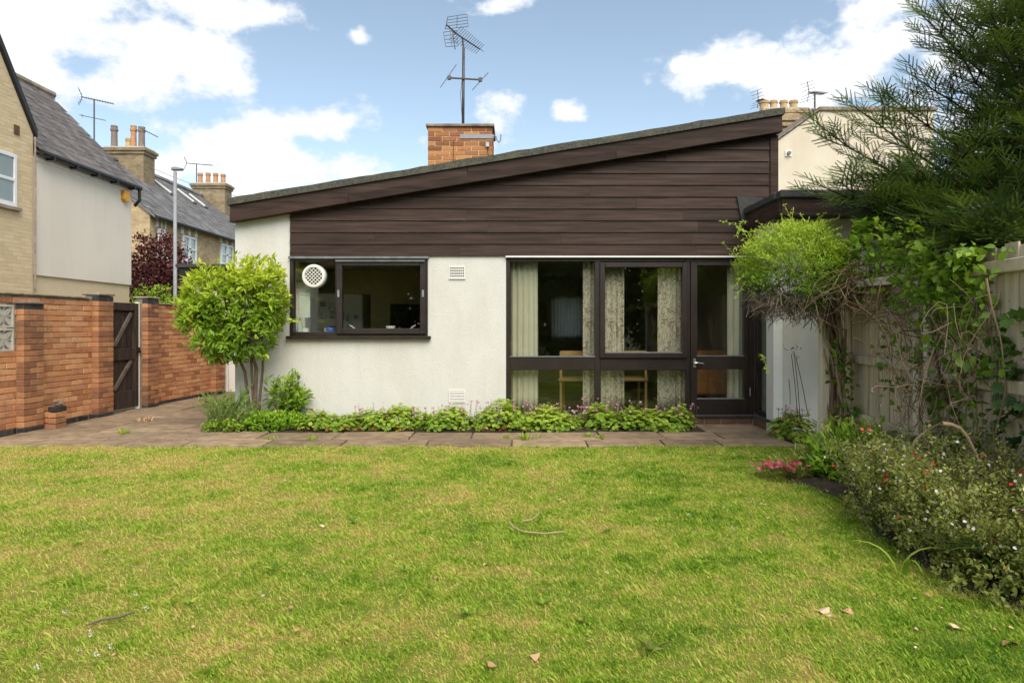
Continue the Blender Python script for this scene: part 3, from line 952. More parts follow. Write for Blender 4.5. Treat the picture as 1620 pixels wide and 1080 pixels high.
# ---- living room glazing
gw = MB()
gy0, gy1 = FY + 0.005, FY + 0.085
zs_, zh = fz(655), GL[3] - 0.023
gw.box(GL[0] + .002, fx(807), gy0, gy1, zs_, zh)
gw.box(fx(807), fx(1194), gy0, gy1, fz(413.5), zh)
gw.box(fx(941), fx(950.5), gy0, gy1, fz(650), fz(413.5))
gw.box(fx(1085.5), fx(1092), gy0, gy1, zs_, fz(413.5))
gw.box(fx(1184), fx(1194), gy0, gy1, zs_, fz(413.5))
gw.box(fx(807), fx(941), gy0 + .002, gy1 - .002, fz(585.5), fz(563.5))
gw.box(fx(950.5), fx(1085.5), gy0 + .002, gy1 - .002, fz(585.5), fz(563.5))
gw.box(fx(807), fx(1085.5), gy0, gy1, zs_, fz(650))
glaz = gw.build('glazed_screen', M['darkwood'], house, bevel=0.004)
mb = MB(); fr(mb, fx(949), fx(1087), fz(566), fz(415), 0.068, gy0 - 0.03, gy1 - 0.02); mb.build('casement', M['darkwood'], glaz, bevel=0.005)
for (a, b, c_, d) in ((806, 942, 564.5, 412.5), (955.5, 1080, 559, 417), (806, 942, 651, 584.5), (949.5, 1086.5, 651, 584.5)):
    mb = MB(); mb.box(fx(a), fx(b), FY + 0.040, FY + 0.046, fz(c_), fz(d)); mb.build('pane', M['glass'], glaz)
for (a, b, c_) in ((806.5, 941.5, 564), (955, 1080, 557.4), (1102, 1177, 562.8), (1102, 1177, 630.4)):
    mb = MB(); mb.box(fx(a), fx(b), FY - 0.012 if a != 806.5 else FY - 0.004, FY + 0.036, fz(c_ + 0.6), fz(c_ - 0.8)); mb.build('glazing_bead', M['lead'], glaz)
mb = MB(); mb.box(fx(799), fx(1196), FY - 0.06, FY + 0.10, fz(659), fz(655) - .001); mb.build('sill', M['felt_dark'], glaz, bevel=0.006)
# garden door
dr = MB()
dx0, dx1, dt, db = fx(1092.5), fx(1183.5), fz(414), fz(654.5)
px0, px1 = fx(1103), fx(1176)
dr.box(dx0, px0, FY - 0.01, FY + 0.05, db, dt); dr.box(px1, dx1, FY - 0.01, FY + 0.05, db, dt)
for (a, b) in ((654.5, 630), (584, 562), (420, 414)):
    dr.box(px0, px1, FY - 0.009, FY + 0.049, fz(a), fz(b))
door = dr.build('door', M['darkwood'], house, bevel=0.004)
for (a, b) in ((563, 419), (631, 583)):
    mb = MB(); mb.box(px0 - .006, px1 + .006, FY + 0.016, FY + 0.022, fz(a), fz(b)); mb.build('pane', M['glass'], door)
mb = MB(); hx = fx(1098.5)
mb.box(hx - .017, hx + .017, FY - 0.018, FY - 0.0105, fz(581), fz(567))
mb.tube([(hx, FY - 0.018, fz(573.5)), (hx, FY - 0.055, fz(573.5)), (hx + 0.03, FY - 0.06, fz(573.5)), (hx + 0.12, FY - 0.052, fz(574.5))], [.010, .010, .011, .007], 8)
mb.build('handle', M['chrome'], door, smooth=False)
mb = MB(); mb.tube([(fx(1186.8), FY + 0.0, fz(626)), (fx(1186.8), FY + 0.0, fz(613))], 0.008, 8); mb.build('hinge', M['steel'], door)
# plinth bricks under the glazing
mb = MB(); mb.box(fx(800), XR, FY - 0.03, FY + 0.2, -0.05, fz(659) - .002)
plinth = mb.build('plinth', M['mortar'], house)
x = fx(800) + .01
while x < 3.26:
    mb = MB(); mb.box(x, min(x + 0.215, 3.27), FY - 0.036, FY + 0.02, 0.028, fz(659) - .008); mb.build('brick', M['plinth'], plinth, bevel=0.004); x += 0.225
# wall vents
vent = MB(); vx0, vx1, vz0, vz1 = fx(711), fx(735.5), fz(440), fz(421.5)
vent.box(vx0, vx1, FY - 0.012, FY - 0.001, vz0, vz1)
v_ = vent.build('air_brick', M['white_plastic'], house, bevel=0.002)
mb = MB()
for i in range(7):
    for k in range(4):
        cx_ = vx0 + 0.022 + i * (vx1 - vx0 - 0.044) / 6; cz_ = vz0 + 0.028 + k * (vz1 - vz0 - 0.05) / 3
        mb.box(cx_ - .0085, cx_ + .0085, FY - 0.0145, FY - 0.0125, cz_ - .010, cz_ + .010)
mb.build('painted_hole_shade', M['black'], v_)  # black blocks on the plate stand in for the shade inside its holes
mb = MB(); mb.box(vx0 - .006, vx1 + .008, FY - 0.02, FY - 0.001, vz0 - .012, vz0 - .001); mb.build('vent_lip', M['white_plastic'], v_)
lz0, lz1 = fz(637), fz(617)
mb = MB(); fr(mb, vx0 - .004, vx1 + .006, lz0, lz1, 0.012, FY - 0.014, FY - 0.001); v2 = mb.build('louvre_vent', M['white_plastic'], house)
mb = MB(); mb.box(vx0 + .009, vx1 - .007, FY - 0.004, FY - 0.0015, lz0 + .013, lz1 - .013); mb.build('backing', M['black'], v2)
for k in range(7):
    z_ = lz0 + 0.018 + k * (lz1 - lz0 - 0.03) / 7
    mb = MB(); mb.hexa([(vx0 + .009, FY - .016, z_), (vx1 - .007, FY - .016, z_), (vx1 - .007, FY - .005, z_ + .009), (vx0 + .009, FY - .005, z_ + .009),
                        (vx0 + .009, FY - .016, z_ + .005), (vx1 - .007, FY - .016, z_ + .005), (vx1 - .007, FY - .005, z_ + .014), (vx0 + .009, FY - .005, z_ + .014)])
    mb.build('slat', M['white_plastic'], v2)

# ---- flat roofed extension on the right
EX0, EY = 3.29, 8.59
mb = MB(); mb.box(EX0, 6.6, EY, EY + 0.24, -0.05, 2.70); mb.build('extension_wall', M['render'], house)
mb = MB(); mb.box(EX0 - 0.004, EX0 + 0.11, EY - 0.012, EY - 0.001, 0.02, 2.66); mb.build('wall_edge_trim', M['smooth_white'], house)
mb = MB(); mb.box(EX0 + 0.02, EX0 + 0.2, EY + 0.241, FY - 0.002, 2.18, 2.70); mb.build('return_wall', M['render'], house)
sg = MB()
sg.box(EX0 + .03, EX0 + .10, EY + .241, EY + .30, .16, 2.178); sg.box(EX0 + .03, EX0 + .10, FY - .062, FY - .003, .16, 2.178)
sg.box(EX0 + .03, EX0 + .10, EY + .30, FY - .062, .16, .21); sg.box(EX0 + .03, EX0 + .10, EY + .30, FY - .062, 2.12, 2.178)
sg.box(EX0 + .03, EX0 + .10, EY + .30, FY - .062, .80, .86)
sw = sg.build('side_window', M['darkwood'], house)
mb = MB(); mb.box(EX0 + .06, EX0 + .066, EY + .29, FY - .05, .2, 2.13); mb.build('pane', M['glass'], sw)
mb = MB(); mb.box(EX0 - .02, EX0 + .12, EY + .005, FY - .062, .12, .158); mb.build('sill', M['felt_dark'], sw)
mb = MB(); mb.box(EX0 + .0, EX0 + .2, EY + .241, FY - .04, -.04, .118); mb.build('plinth', M['plinth'], house)
ex = MB(); ex.box(3.215, 6.8, 8.12, FY - 0.052, 2.712, 2.88); ex.box(3.65, 6.8, FY - 0.052, FY + 4, 2.712, 2.88)
exr = ex.build('flat_roof', M['felt_dark'], house)
for (nm, bx_) in (('fascia_board', (3.200, 6.85, 8.085, 8.118, 2.665, 2.868)), ('fascia_board', (3.182, 3.213, 8.119, FY - 0.056, 2.665, 2.868))):
    mb = MB(); mb.box(*bx_); mb.build(nm, M['clad'], exr, bevel=0.004)
mb = MB(); mb.box(3.17, 6.9, 8.05, 8.20, 2.870, 2.965); mb.box(3.15, 3.30, 8.202, FY - 0.055, 2.870, 2.960); mb.build('felt_kerb', M['felt_dark'], exr, bevel=0.012)
mb = MB(); mb.prism([(3.13, FY - 0.04, 2.72), (3.30, FY - 0.04, 2.72), (3.42, FY - 0.04, 3.10), (3.06, FY - 0.04, 3.12)], (0, -0.012, 0)); mb.build('flashing', M['felt_dark'], exr)

# ---- chimney with single bricks
CHY = 10.5
cs = F / CHY
cx0, cx1 = (677 - 810) / cs, (779 - 810) / cs
ctz = EYE + (515 - 201) / cs
mb = MB(); mb.box(cx0 + .006, cx1 - .006, CHY + .006, CHY + .80, 3.2, ctz); chim = mb.build('chimney', M['mortar_pale'], house)


def brick_mesh(name, L, W, H, mat, bev=0.004):
    bmx = bmesh.new()
    bmesh.ops.create_cube(bmx, size=1.0)
    for v in bmx.verts:
        v.co = Vector((v.co.x * L, v.co.y * W, v.co.z * H)) + Vector((random.uniform(-.002, .002), 0, random.uniform(-.002, .002)))
    bmesh.ops.bevel(bmx, geom=list(bmx.edges), offset=bev, segments=1, affect='EDGES')
    me = bpy.data.meshes.new(name); bmx.to_mesh(me); bmx.free()
    me.materials.append(mat)
    return me


def put(me, name, parent, pos, rotz=0.0, sx=1.0, sz=1.0):
    o = bpy.data.objects.new(name, me)
    link(o, parent)
    o.location = Vector(pos) - wloc(parent)
    o.rotation_euler = (0, 0, rotz)
    o.scale = (sx, 1, sz)
    return o


cb_ = [brick_mesh('chimney_brick', 0.215, 0.1, 0.065, M['chim_brick']) for _ in range(4)]
CH = 0.0735
for r_ in range(12):
    z_ = ctz - 0.034 - r_ * CH
    x = cx0 if r_ % 2 == 0 else cx0 - 0.1125
    while x < cx1 - 0.02:
        a, b = max(x, cx0), min(x + 0.215, cx1)
        if b - a > 0.04:
            put(random.choice(cb_), 'brick', chim, ((a + b) / 2, CHY + 0.05 + random.uniform(-.003, .002), z_), 0, (b - a) / 0.215)
        x += 0.225
    for yy in (CHY + .215, CHY + .44, CHY + .665):
        put(random.choice(cb_), 'brick', chim, (cx1 - 0.05 + .001, yy + (.1 if r_ % 2 else 0), z_), R(90))
mb = MB(); mb.box(cx0 - .03, cx1 + .03, CHY - .035, CHY + .84, ctz, ctz + .045); mb.build('cap', M['coping'], chim, bevel=0.008)
mb = MB(); mb.box(cx1 - .50, cx1 + .02, CHY - .016, CHY - .006, EYE + (515 - 219.5) / cs, EYE + (515 - 213) / cs)
mb.tube([(cx1 + .015, CHY - .012, EYE + (515 - 216) / cs), (cx1 + .055, CHY - .012, EYE + (515 - 216) / cs), (cx1 + .07, CHY - .012, EYE + (515 - 222) / cs),
         (cx1 + .10, CHY - .012, EYE + (515 - 226) / cs), (cx1 + .125, CHY - .012, EYE + (515 - 222) / cs), (cx1 + .13, CHY - .012, EYE + (515 - 213) / cs)], 0.011, 6)
mb.build('bracket', M['galv'], chim)
mb = MB(); mb.box(cx1 - .10, cx1 - .05, CHY - .04, CHY - .006, EYE + (515 - 233) / cs, EYE + (515 - 226) / cs); mb.build('junction_box', M['steel'], chim)
mb = MB(); mb.tube([(cx1 - .60, CHY - .008, ctz - .2), (cx1 - .60, CHY - .008, ctz - .9)], 0.004, 5)
mb.tube([(cx1 - .075, CHY - .02, EYE + (515 - 233) / cs), (cx1 - .06, CHY - .01, EYE + (515 - 250) / cs)], 0.004, 5)
mb.build('cable', M['gutter'], chim)

# television aerial on its mast
AX, AZ = (733.5 - 810) / cs, ctz + .045
AYY = CHY + .25
ant = thing('tv_antenna', 'tall dark television aerial with grid reflector on the brick chimney', 'antenna', (AX, AYY, AZ))
As = F / AYY
ax = lambda px: (px - 810) / As
azz = lambda py: EYE - (py - 515) / As
mb = MB(); mb.tube([(ax(732.5), AYY, AZ - .02), (ax(733.5), AYY, azz(76))], 0.023, 8); mb.build('mast', M['mast'], ant, smooth=True)
mb = MB()
mb.tube([(ax(711), AYY - .03, azz(124.5)), (ax(760), AYY - .03, azz(127.5))], .014, 6)
mb.tube([(ax(697), AYY - .05, azz(140.5)), (ax(722), AYY + .0, azz(102.5))], .006, 5)
mb.tube([(ax(747.5), AYY - .05, azz(144.5)), (ax(772.5), AYY + .0, azz(115)), ], .006, 5)
for (qx, qy) in ((711, 124.5), (760, 127.5)):
    mb.box(ax(qx) - .028, ax(qx) + .028, AYY - .06, AYY - .01, azz(qy) - .028, azz(qy) + .028)
mb.build('dipole_arm', M['mast'], ant)
mb = MB(); b0, b1 = Vector((ax(713), AYY - .32, azz(48))), Vector((ax(757), AYY + .45, azz(79)))
b0 = Vector((wx(716, AYY - .15), AYY - .15, wz(50, AYY - .15))); b1 = Vector((wx(759, AYY + .5), AYY + .5, wz(78, AYY + .5)))
mb.tube([b0, b1], .011, 6)
mb.tube([(ax(733.5), AYY, azz(80)), b0.lerp(b1, .35)], .016, 6)
mb.build('boom', M['mast'], ant)
mb = MB()
d = (b1 - b0).normalized(); sd = d.cross(Vector((0, 0, 1))).normalized(); upv = sd.cross(d)
for k in range(13):
    p = b0.lerp(b1, 0.1 + 0.9 * k / 12); L_ = .15 - .004 * k
    for a_ in (35, -35):
        e = sd * math.cos(R(a_)) * L_ + upv * math.sin(R(a_)) * L_
        mb.tube([p - e, p + e], .0045, 4)
mb.build('director_rods', M['mast'], ant)
# two grid panels of the reflector
for (qs, nm) in (([(706.5, 55), (742, 51), (740, 31.5), (710, 36)], 0), ([(703.5, 60), (724, 57), (726, 81), (707, 82)], 1)):
    mb = MB()
    pts = [Vector((ax(a), AYY - .2 + .004 * i, azz(b))) for i, (a, b) in enumerate(qs)]
    for k in range(5):
        t = k / 4
        mb.tube([pts[0].lerp(pts[3], t), pts[1].lerp(pts[2], t)], .0055, 4)
    for k in range(3):
        t = k / 2
        mb.tube([pts[0].lerp(pts[1], t), pts[3].lerp(pts[2], t)], .0055, 4)
    mb.build('reflector_grid', M['mast'], ant)
mb = MB(); mb.tube([b0, b0 + Vector((.04, 0, -.28))], .008, 5); mb.tube([b0 + Vector((-.09, -.05, .08)), b0.lerp(b1, .25)], .012, 5); mb.build('reflector_strut', M['mast'], ant)
mb = MB(); mb.tube([(ax(733), AYY - .025, azz(80)), (ax(732), AYY - .03, azz(120)), (ax(729), AYY - .04, azz(150)), (ax(731), AYY - .03, azz(185)), (ax(732), AYY - .03, azz(196))], .004, 5); mb.build('cable', M['gutter'], ant)

# ---- things inside the windows
def curtain(x0, x1, mat, label, z0=0.16, z1=None, y=FY + 0.20, folds=None, name='curtain', amp=0.03):
    z1 = z1 or GL[3] - 0.03
    nx = max(16, int((x1 - x0) / 0.012)); nz_ = 10
    k = folds or (x1 - x0) / 0.075
    mbx = MB(); ph = random.random() * 6
    pts = []
    for j in range(nz_ + 1):
        t = j / nz_
        row = []
        for i in range(nx + 1):
            u = i / nx
            a_ = amp * (0.8 + .4 * math.sin(ph + u * 5)) * (1 - .35 * t)
            yy = y + a_ * math.sin(2 * math.pi * k * u + ph + .5 * math.sin(3 * t + u * 4))
            row.append((x0 + (x1 - x0) * (u + 0.008 * math.sin(4 * t + ph)), yy, z0 + (z1 - z0) * t))
        pts.append(row)
    nn = nx + 1
    mbx.v = [p for row in pts for p in row]; mbx.r = [.5] * len(mbx.v)
    mbx.f = [(j * nn + i, j * nn + i + 1, (j + 1) * nn + i + 1, (j + 1) * nn + i) for j in range(nz_) for i in range(nx)]
    o = mbx.build(name, mat, None, smooth=True)
    sm = o.modifiers.new('cloth', 'SOLIDIFY'); sm.thickness = 0.004
    at_base(o)
    return tag(o, label, 'curtain', 'curtains of the glazed wall' if name == 'curtain' else None)


cs2 = F / (FY + .2)
ix = lambda px: (px - 810) / cs2
curtain(ix(808), ix(851), M['cur_cream'], 'wide plain cream curtain at the glazed wall, beside the white wall')
curtain(ix(922), ix(944), M['cur_pat'], 'narrow patterned curtain gathered left of the middle mullion')
curtain(ix(950), ix(987), M['cur_pat'], 'patterned curtain showing brown leaves just right of the middle mullion')
curtain(ix(1040), ix(1086), M['cur_pat'], 'patterned curtain beside the garden door with deep folds')
curtain(ix(1150), ix(1178), M['cur_cream'], 'pale curtain hanging behind the garden door glass')
curtain(0.86, 1.54, M['net'], 'white net curtain over the far bright window seen through the room', 1.05, 2.0, BACK - 0.10, name='net_curtain', amp=.02)

# dining chairs and a cabinet in the room
def dining_chair(x, y, rz, label):
    t = thing('dining_chair', label, 'chair', (x, y, 0.13), 'wooden dining chairs in the room')
    def pt(a, b, c_):
        return (x + a * math.cos(rz) - b * math.sin(rz), y + a * math.sin(rz) + b * math.cos(rz), .13 + c_)
    for (a, b, h) in ((-.19, -.19, .44), (.19, -.19, .44), (-.19, .19, .86), (.19, .19, .86)):
        mb_ = MB(); mb_.tube([pt(a, b, 0), pt(a, b, h)], .02, 6); mb_.build('leg', M['wood_tan'], t)
    mb_ = MB(); mb_.hexa([pt(-.22, -.22, .44), pt(.22, -.22, .44), pt(.22, .22, .44), pt(-.22, .22, .44), pt(-.22, -.22, .475), pt(.22, -.22, .475), pt(.22, .22, .475), pt(-.22, .22, .475)])
    mb_.build('seat', M['wood_tan'], t)
    for h in (.62, .80):
        mb_ = MB(); mb_.hexa([pt(-.19, .18, h), pt(.19, .18, h), pt(.19, .205, h), pt(-.19, .205, h), pt(-.19, .18, h + .07), pt(.19, .18, h + .07), pt(.19, .205, h + .07), pt(-.19, .205, h + .07)])
        mb_.build('back_rail', M['wood_tan'], t)
    return t


dining_chair(0.92, 9.95, R(170), 'tan wooden dining chair behind the left glazed pane')
dining_chair(1.72, 10.0, R(185), 'tan wooden dining chair behind the middle glazed pane')
cab = thing('cabinet', 'orange-brown wooden cabinet seen through the garden door', 'cabinet', (3.0, 10.6, .13))
mb = MB(); mb.box(2.60, 3.35, 10.4, 10.85, .30, .98); mb.build('carcass', M['wood_orange'], cab, bevel=.01)
for q in (2.65, 3.26):
    mb = MB(); mb.box(q, q + .04, 10.43, 10.8, .13, .299); mb.build('leg', M['wood_orange'], cab)
for (a, b) in ((2.62, 2.97), (2.98, 3.33)):
    mb = MB(); mb.box(a, b, 10.382, 10.399, .33, .95); mb.build('door', M['wood_orange'], cab)

# kitchen interior
mb = MB(); mb.box(-3.35, -2.2, 12.30, 12.9, .131, 1.28); u_ = one(mb, 'kitchen_unit', M['kitchen_dark'], 'dark kitchen units deep inside the kitchen', 'kitchen unit')
mb = MB(); mb.box(-3.4, -0.37, 12.92, 12.97, .131, 2.41); mb.build('kitchen_wall', M['kitchen_olive'], house)
mb = MB(); mb.box(-2.2 + .02, -0.8, 12.2, 12.9, .131, 1.75); one(mb, 'tall_cupboard', M['kitchen_dark'], 'tall dark cupboard behind the opening kitchen pane', 'cupboard', bevel=.01)
fridge = thing('fridge', 'pale fridge covered in pinned pictures behind the kitchen window', 'fridge', (-3.0, 11.3, .13))
mb = MB(); mb.box(-3.13, -2.40, 11.0, 11.6, .131, 1.88); mb.build('body', M['room'], fridge, bevel=.01)
mb = MB(); mb.box(-3.13, -2.40, 10.955, 10.998, .18, 1.87); mb.build('door', surf('fridge_paint', (.60, .56, .44), (.66, .62, .50), 5, .5), fridge, bevel=.01)
for k in range(17):
    x = -3.06 + (k % 5) * .135 + random.uniform(-.02, .02); z_ = 1.04 + (k // 5) * .20 + random.uniform(-.03, .03)
    w_, h_ = random.uniform(.07, .11), random.uniform(.07, .14)
    mb = MB(); mb.box(x, x + w_, 10.948, 10.953, z_, z_ + h_)
    one(mb, 'pinned_picture', M['photo'], 'small picture pinned to the fridge inside the kitchen', 'picture', 'pictures pinned to the fridge')
iz = SILLZ
ky = FY + .16
ks = F / ky
kx = lambda px: (px - 810) / ks
mb = MB(); mb.lathe((kx(474), ky, iz), [(.035, 0), (.038, .02), (.036, .10), (.014, .15), (.011, .19), (.013, .20)], 14); one(mb, 'bottle', M['pale_glass'], 'pale slim bottle standing on the kitchen window board', 'bottle', smooth=True)
mb = MB(); mb.box(kx(478), kx(486), ky + .02, ky + .10, iz, iz + .06); one(mb, 'carton', M['white_plastic'], 'small white carton beside the pale bottle', 'carton', bevel=.004)
mug = thing('mug', 'blue mug with white handle on the kitchen window board', 'mug', (kx(523), ky, iz))
mb = MB(); mb.lathe((kx(523), ky, iz), [(.038, 0), (.055, .012), (.06, .065), (.054, .065), (.05, .02)], 18); mb.build('bowl', M['blue'], mug, smooth=True)
mb = MB(); mb.tube([(kx(523) - .055, ky, iz + .055), (kx(523) - .085, ky, iz + .05), (kx(523) - .085, ky, iz + .025), (kx(523) - .055, ky, iz + .015)], .007, 6); mb.build('handle', M['white_plastic'], mug, smooth=True)
ky2 = FY + .20
mb = MB(); mb.lathe((kx(617), ky2, iz), [(.042, 0), (.060, .075), (.066, .077), (.066, .09), (.058, .09), (.04, .02)], 18); one(mb, 'plant_pot', M['white_plastic'], 'small cream pot on the kitchen window board', 'pot', smooth=False)
mb = MB(); mb.lathe((kx(643.5), ky2, iz), [(.018, 0), (.03, .02), (.034, .05), (.03, .05), (.02, .02)], 16); one(mb, 'egg_cup', M['blue'], 'small dark blue cup beside the cream pot', 'cup', smooth=True)
mb = MB(); mb.box(fx(470), fx(487), FY + .10, FY + .104, fz(502), fz(464)); mb.box(fx(470), fx(487), FY + .09, FY + .11, fz(465), fz(463)); one(mb, 'paper_notice', M['paper'], 'pale paper sheet hanging inside the fixed kitchen pane', 'notice')

# ================================================================== LEFT GARDEN WALL
WA = Vector((-6.29, 8.39, 0)); WB = Vector((-5.84, 13.7, 0))
U = (WB - WA).normalized(); NW = Vector((U.y, -U.x, 0)); WANG = math.atan2(U.y, U.x)
wp = lambda t, n=0.0, z=0.0: WA + U * t + NW * n + Vector((0, 0, z))
t_of = lambda px: ((px - 810) / F * WA.y - WA.x) / (U.x - (px - 810) / F * U.y)
bm_w = [brick_mesh('wall_brick', 0.215, 0.1025, 0.065, M['wall_brick']) for _ in range(6)]
bm_p = [brick_mesh('pier_brick', 0.215, 0.1025, 0.065, M['pier_brick']) for _ in range(5)]
bm_b = [brick_mesh('blue_brick', 0.215, 0.1025, 0.065, M['blue_brick']) for _ in range(3)]
CP = 0.0752
WTOP = 1.75


def wall_run(name, label, t0, t1, piers, hole=None, top=WTOP):
    w = thing(name, label, 'wall', wp((t0 + t1) / 2), 'brick garden walls either side of the gate')
    mb_ = MB()
    segs = [(t0, t1, -.05, top)] if not hole else [(t0, hole[0], -.05, top), (hole[1], t1, -.05, top), (hole[0], hole[1], -.05, hole[2]), (hole[0], hole[1], hole[3], top)]
    for (a, b, c_, d) in segs:
        mb_.obox(wp(a, -.11, c_), U * (b - a), NW * .104, (0, 0, d - c_))
    core = mb_.build('mortar_core', M['mortar'], w)
    nrow = int(top / CP)
    for r_ in range(nrow + 1):
        z_ = -0.01 + r_ * CP + CP / 2
        if z_ + .03 > top: break
        t = t0 if r_ % 2 == 0 else t0 - 0.1125
        while t < t1 - .02:
            a, b = max(t, t0), min(t + .215, t1)
            t += .225
            mid = (a + b) / 2
            if b - a < .04: continue
            if any(p0 + .01 < mid < p1 - .01 and p1 - p0 > .2 and a > p0 - .02 and b < p1 + .02 for p0, p1, _ in piers): continue
            if hole and a < hole[1] and b > hole[0] and hole[2] - .02 < z_ < hole[3] + .02:
                if mid > hole[1] and b - hole[1] > .04: a = hole[1] + .005; mid = (a + b) / 2
                elif mid < hole[0] and hole[0] - a > .04: b = hole[0] - .005; mid = (a + b) / 2
                else: continue
            me = random.choice(bm_b) if r_ < 1 else random.choice(bm_w)
            put(me, 'brick', w, wp(mid, -.05 + random.uniform(-.004, .004), z_), WANG + random.uniform(-.006, .006), (b - a) / .215)
    for (p0, p1, ptop) in piers:
        mb_ = MB(); mb_.obox(wp(p0 + .006, -.10, -.05), U * (p1 - p0 - .012), NW * .20, (0, 0, ptop + .05)); pier = mb_.build('pier', M['mortar'], w)
        Lp = p1 - p0
        for r_ in range(int(ptop / CP) + 1):
            z_ = -0.01 + r_ * CP + CP / 2
            if z_ > ptop: break
            last = z_ + CP > ptop
            pool = bm_b if (r_ < 1 or last) else bm_p
            spl = Lp * (.66 if r_ % 2 else .34)
            for (a, b) in ((p0, p0 + spl - .008), (p0 + spl, p1)):
                put(random.choice(pool), 'brick', pier, wp((a + b) / 2, .058 + random.uniform(-.003, .003), z_), WANG, (b - a) / .215)
    # tile coping
    t = t0
    while t < t1 - .02:
        b = min(t + .3, t1)
        if not any(p0 < (t + b) / 2 < p1 and ptop > top for p0, p1, ptop in piers):
            mb_ = MB(); mb_.obox(wp(t + .004, -.14, top + .003), U * (b - t - .008), NW * .165, (0, 0, .022)); mb_.build('coping_tile', M['coping'], w, bevel=.004)
        t = b
    for (p0, p1, ptop) in piers:
        mb_ = MB(); mb_.obox(wp(p0 - .02, -.14, ptop + .006), U * (p1 - p0 + .04), NW * .27, (0, 0, .03)); mb_.build('pier_cap', M['coping'], w, bevel=.008)
    return w


tg0, tg1 = t_of(171), t_of(222)
tP = t_of(25)
hole_t = (tP - .60, tP - .015)
wall_run('brick_wall', 'orange brick garden wall left of the dark gate with patterned screen blocks', -1.15, tg0 - .02,
         [(tP, tP + .33, 1.63), (tg0 - .36, tg0 - .03, 1.80)], (hole_t[0], hole_t[1], 1.03, 1.63))
wall_run('brick_wall', 'orange brick garden wall between the dark gate and the house passage', tg1 + .02, t_of(348),
         [(tg1 + .03, tg1 + .33, 1.80), (t_of(333), t_of(348), 1.3)], None, 1.72)
# pierced concrete blocks
for i, (ta, zb, lab) in enumerate(((hole_t[1] - .29, 1.04, 'lower white pierced concrete screen block in the brick wall'),
                                   (hole_t[1] - .29, 1.335, 'upper white pierced concrete screen block in the brick wall'))):
    b_ = thing('screen_block', lab, 'screen block', wp(ta + .145, 0, zb), 'petal pattern screen blocks')
    s_ = .285
    mb = MB()
    for (a0, z0, du, dz) in ((0, 0, s_, .028), (0, s_ - .028, s_, .028), (0, .028, .028, s_ - .056), (s_ - .028, .028, .028, s_ - .056)):
        mb.obox(wp(ta + a0, -.09, zb + z0), U * du, NW * .09, (0, 0, dz))
    mb.build('frame', M['concrete'], b_, bevel=.003)
    c_ = s_ / 2
    for k in range(8):
        if k % 2 == 1:
            an = R(45 * k); L_ = .165
            pts = []
            for (u, v) in ((0, .006), (.35, .030), (.7, .026), (1.0, .004), (1.0, -.004), (.7, -.026), (.35, -.030), (0, -.006)):
                pu = c_ + (u * L_) * math.cos(an) - v * math.sin(an); pz = c_ + (u * L_) * math.sin(an) + v * math.cos(an)
                pts.append(wp(ta + pu, -.012, zb + pz))
            mb = MB(); mb.prism(pts, -NW * .06); mb.build('petal', M['concrete'], b_)
        else:
            an = R(45 * k)
            mb = MB(); d0 = .022; L_ = c_ - .026
            pts = [wp(ta + c_ + a * math.cos(an) - v * math.sin(an), -.018, zb + c_ + a * math.sin(an) + v * math.cos(an)) for a, v in ((d0, .008), (L_, .008), (L_, -.008), (d0, -.008))]
            mb.prism(pts, -NW * .05); mb.build('rib', M['concrete'], b_)
mb = MB(); mb.obox(wp(hole_t[0], -.10, 1.035), U * (hole_t[1] - .30 - hole_t[0]), NW * .09, (0, 0, .59)); one(mb, 'screen_block', M['concrete'], 'plain concrete block at the outer edge of the screen opening', 'screen block')
# broken brick stub at the wall foot
st_ = thing('brick_stub', 'low broken brick stub with a black brick on top at the wall foot', 'brick stub', wp(t_of(68), .2))
tt = t_of(68)
for k, (z_, me) in enumerate(((.035, bm_p[0]), (.11, bm_p[1]), (.185, bm_p[2]), (.262, bm_b[0]))):
    put(me, 'brick', st_, wp(tt - .02, .22, z_), WANG + random.uniform(-.15, .15), .9)
    if k < 3: put(bm_p[3], 'brick', st_, wp(tt + .02, .11, z_), WANG + .05, .95)
mb = MB()
for k in range(5):
    p = wp(tt + random.uniform(-.06, .06), .20 + random.uniform(-.03, .03), .30 + k * .012)
    mb.lathe(p, [(.004, -.02), (.035, -.01), (.042, .008), (.02, .028), (.003, .03)], 7)
mb.build('rubble', M['slab'], st_)

# gate
gt = thing('garden_gate', 'dark brown ledged and braced timber gate in the brick wall', 'gate', wp((tg0 + tg1) / 2))
ga, gb = tg0 + .035, tg1 - .035
GH = 1.72
gd = MB()
for (a0, b0_, z0, z1, n0, n1) in ((ga, ga + .085, .06, GH, -.05, -.005), (gb - .085, gb, .06, GH, -.05, -.005), (ga + .085, gb - .085, GH - .12, GH - .0, -.05, -.007),
                                  (ga + .085, gb - .085, .82, 1.0, -.05, -.007), (ga + .085, gb - .085, .06, .33, -.05, -.007)):
    gd.obox(wp(a0, n0, z0), U * (b0_ - a0), NW * (n1 - n0), (0, 0, z1 - z0))
gd.build('gate_frame', M['gate'], gt, bevel=.004)
nb_ = 6
for k in range(nb_):
    a0 = ga + .085 + k * (gb - ga - .17) / nb_
    mb = MB(); mb.obox(wp(a0 + .003, -.065, .07), U * ((gb - ga - .17) / nb_ - .006), NW * .02, (0, 0, GH - .1)); mb.build('plank', M['gate'], gt, bevel=.003)
for (z0, z1) in ((.36, .80), (1.04, 1.56)):
    a0, a1 = wp(ga + .14, -.045, z0), wp(gb - .16, -.045, z1)
    dv = (a1 - a0); pn = dv.cross(NW).normalized() * .03
    mb = MB(); mb.obox(a0 - pn, dv, pn * 2, NW * .03); mb.build('brace', M['gate_worn'], gt, bevel=.003)
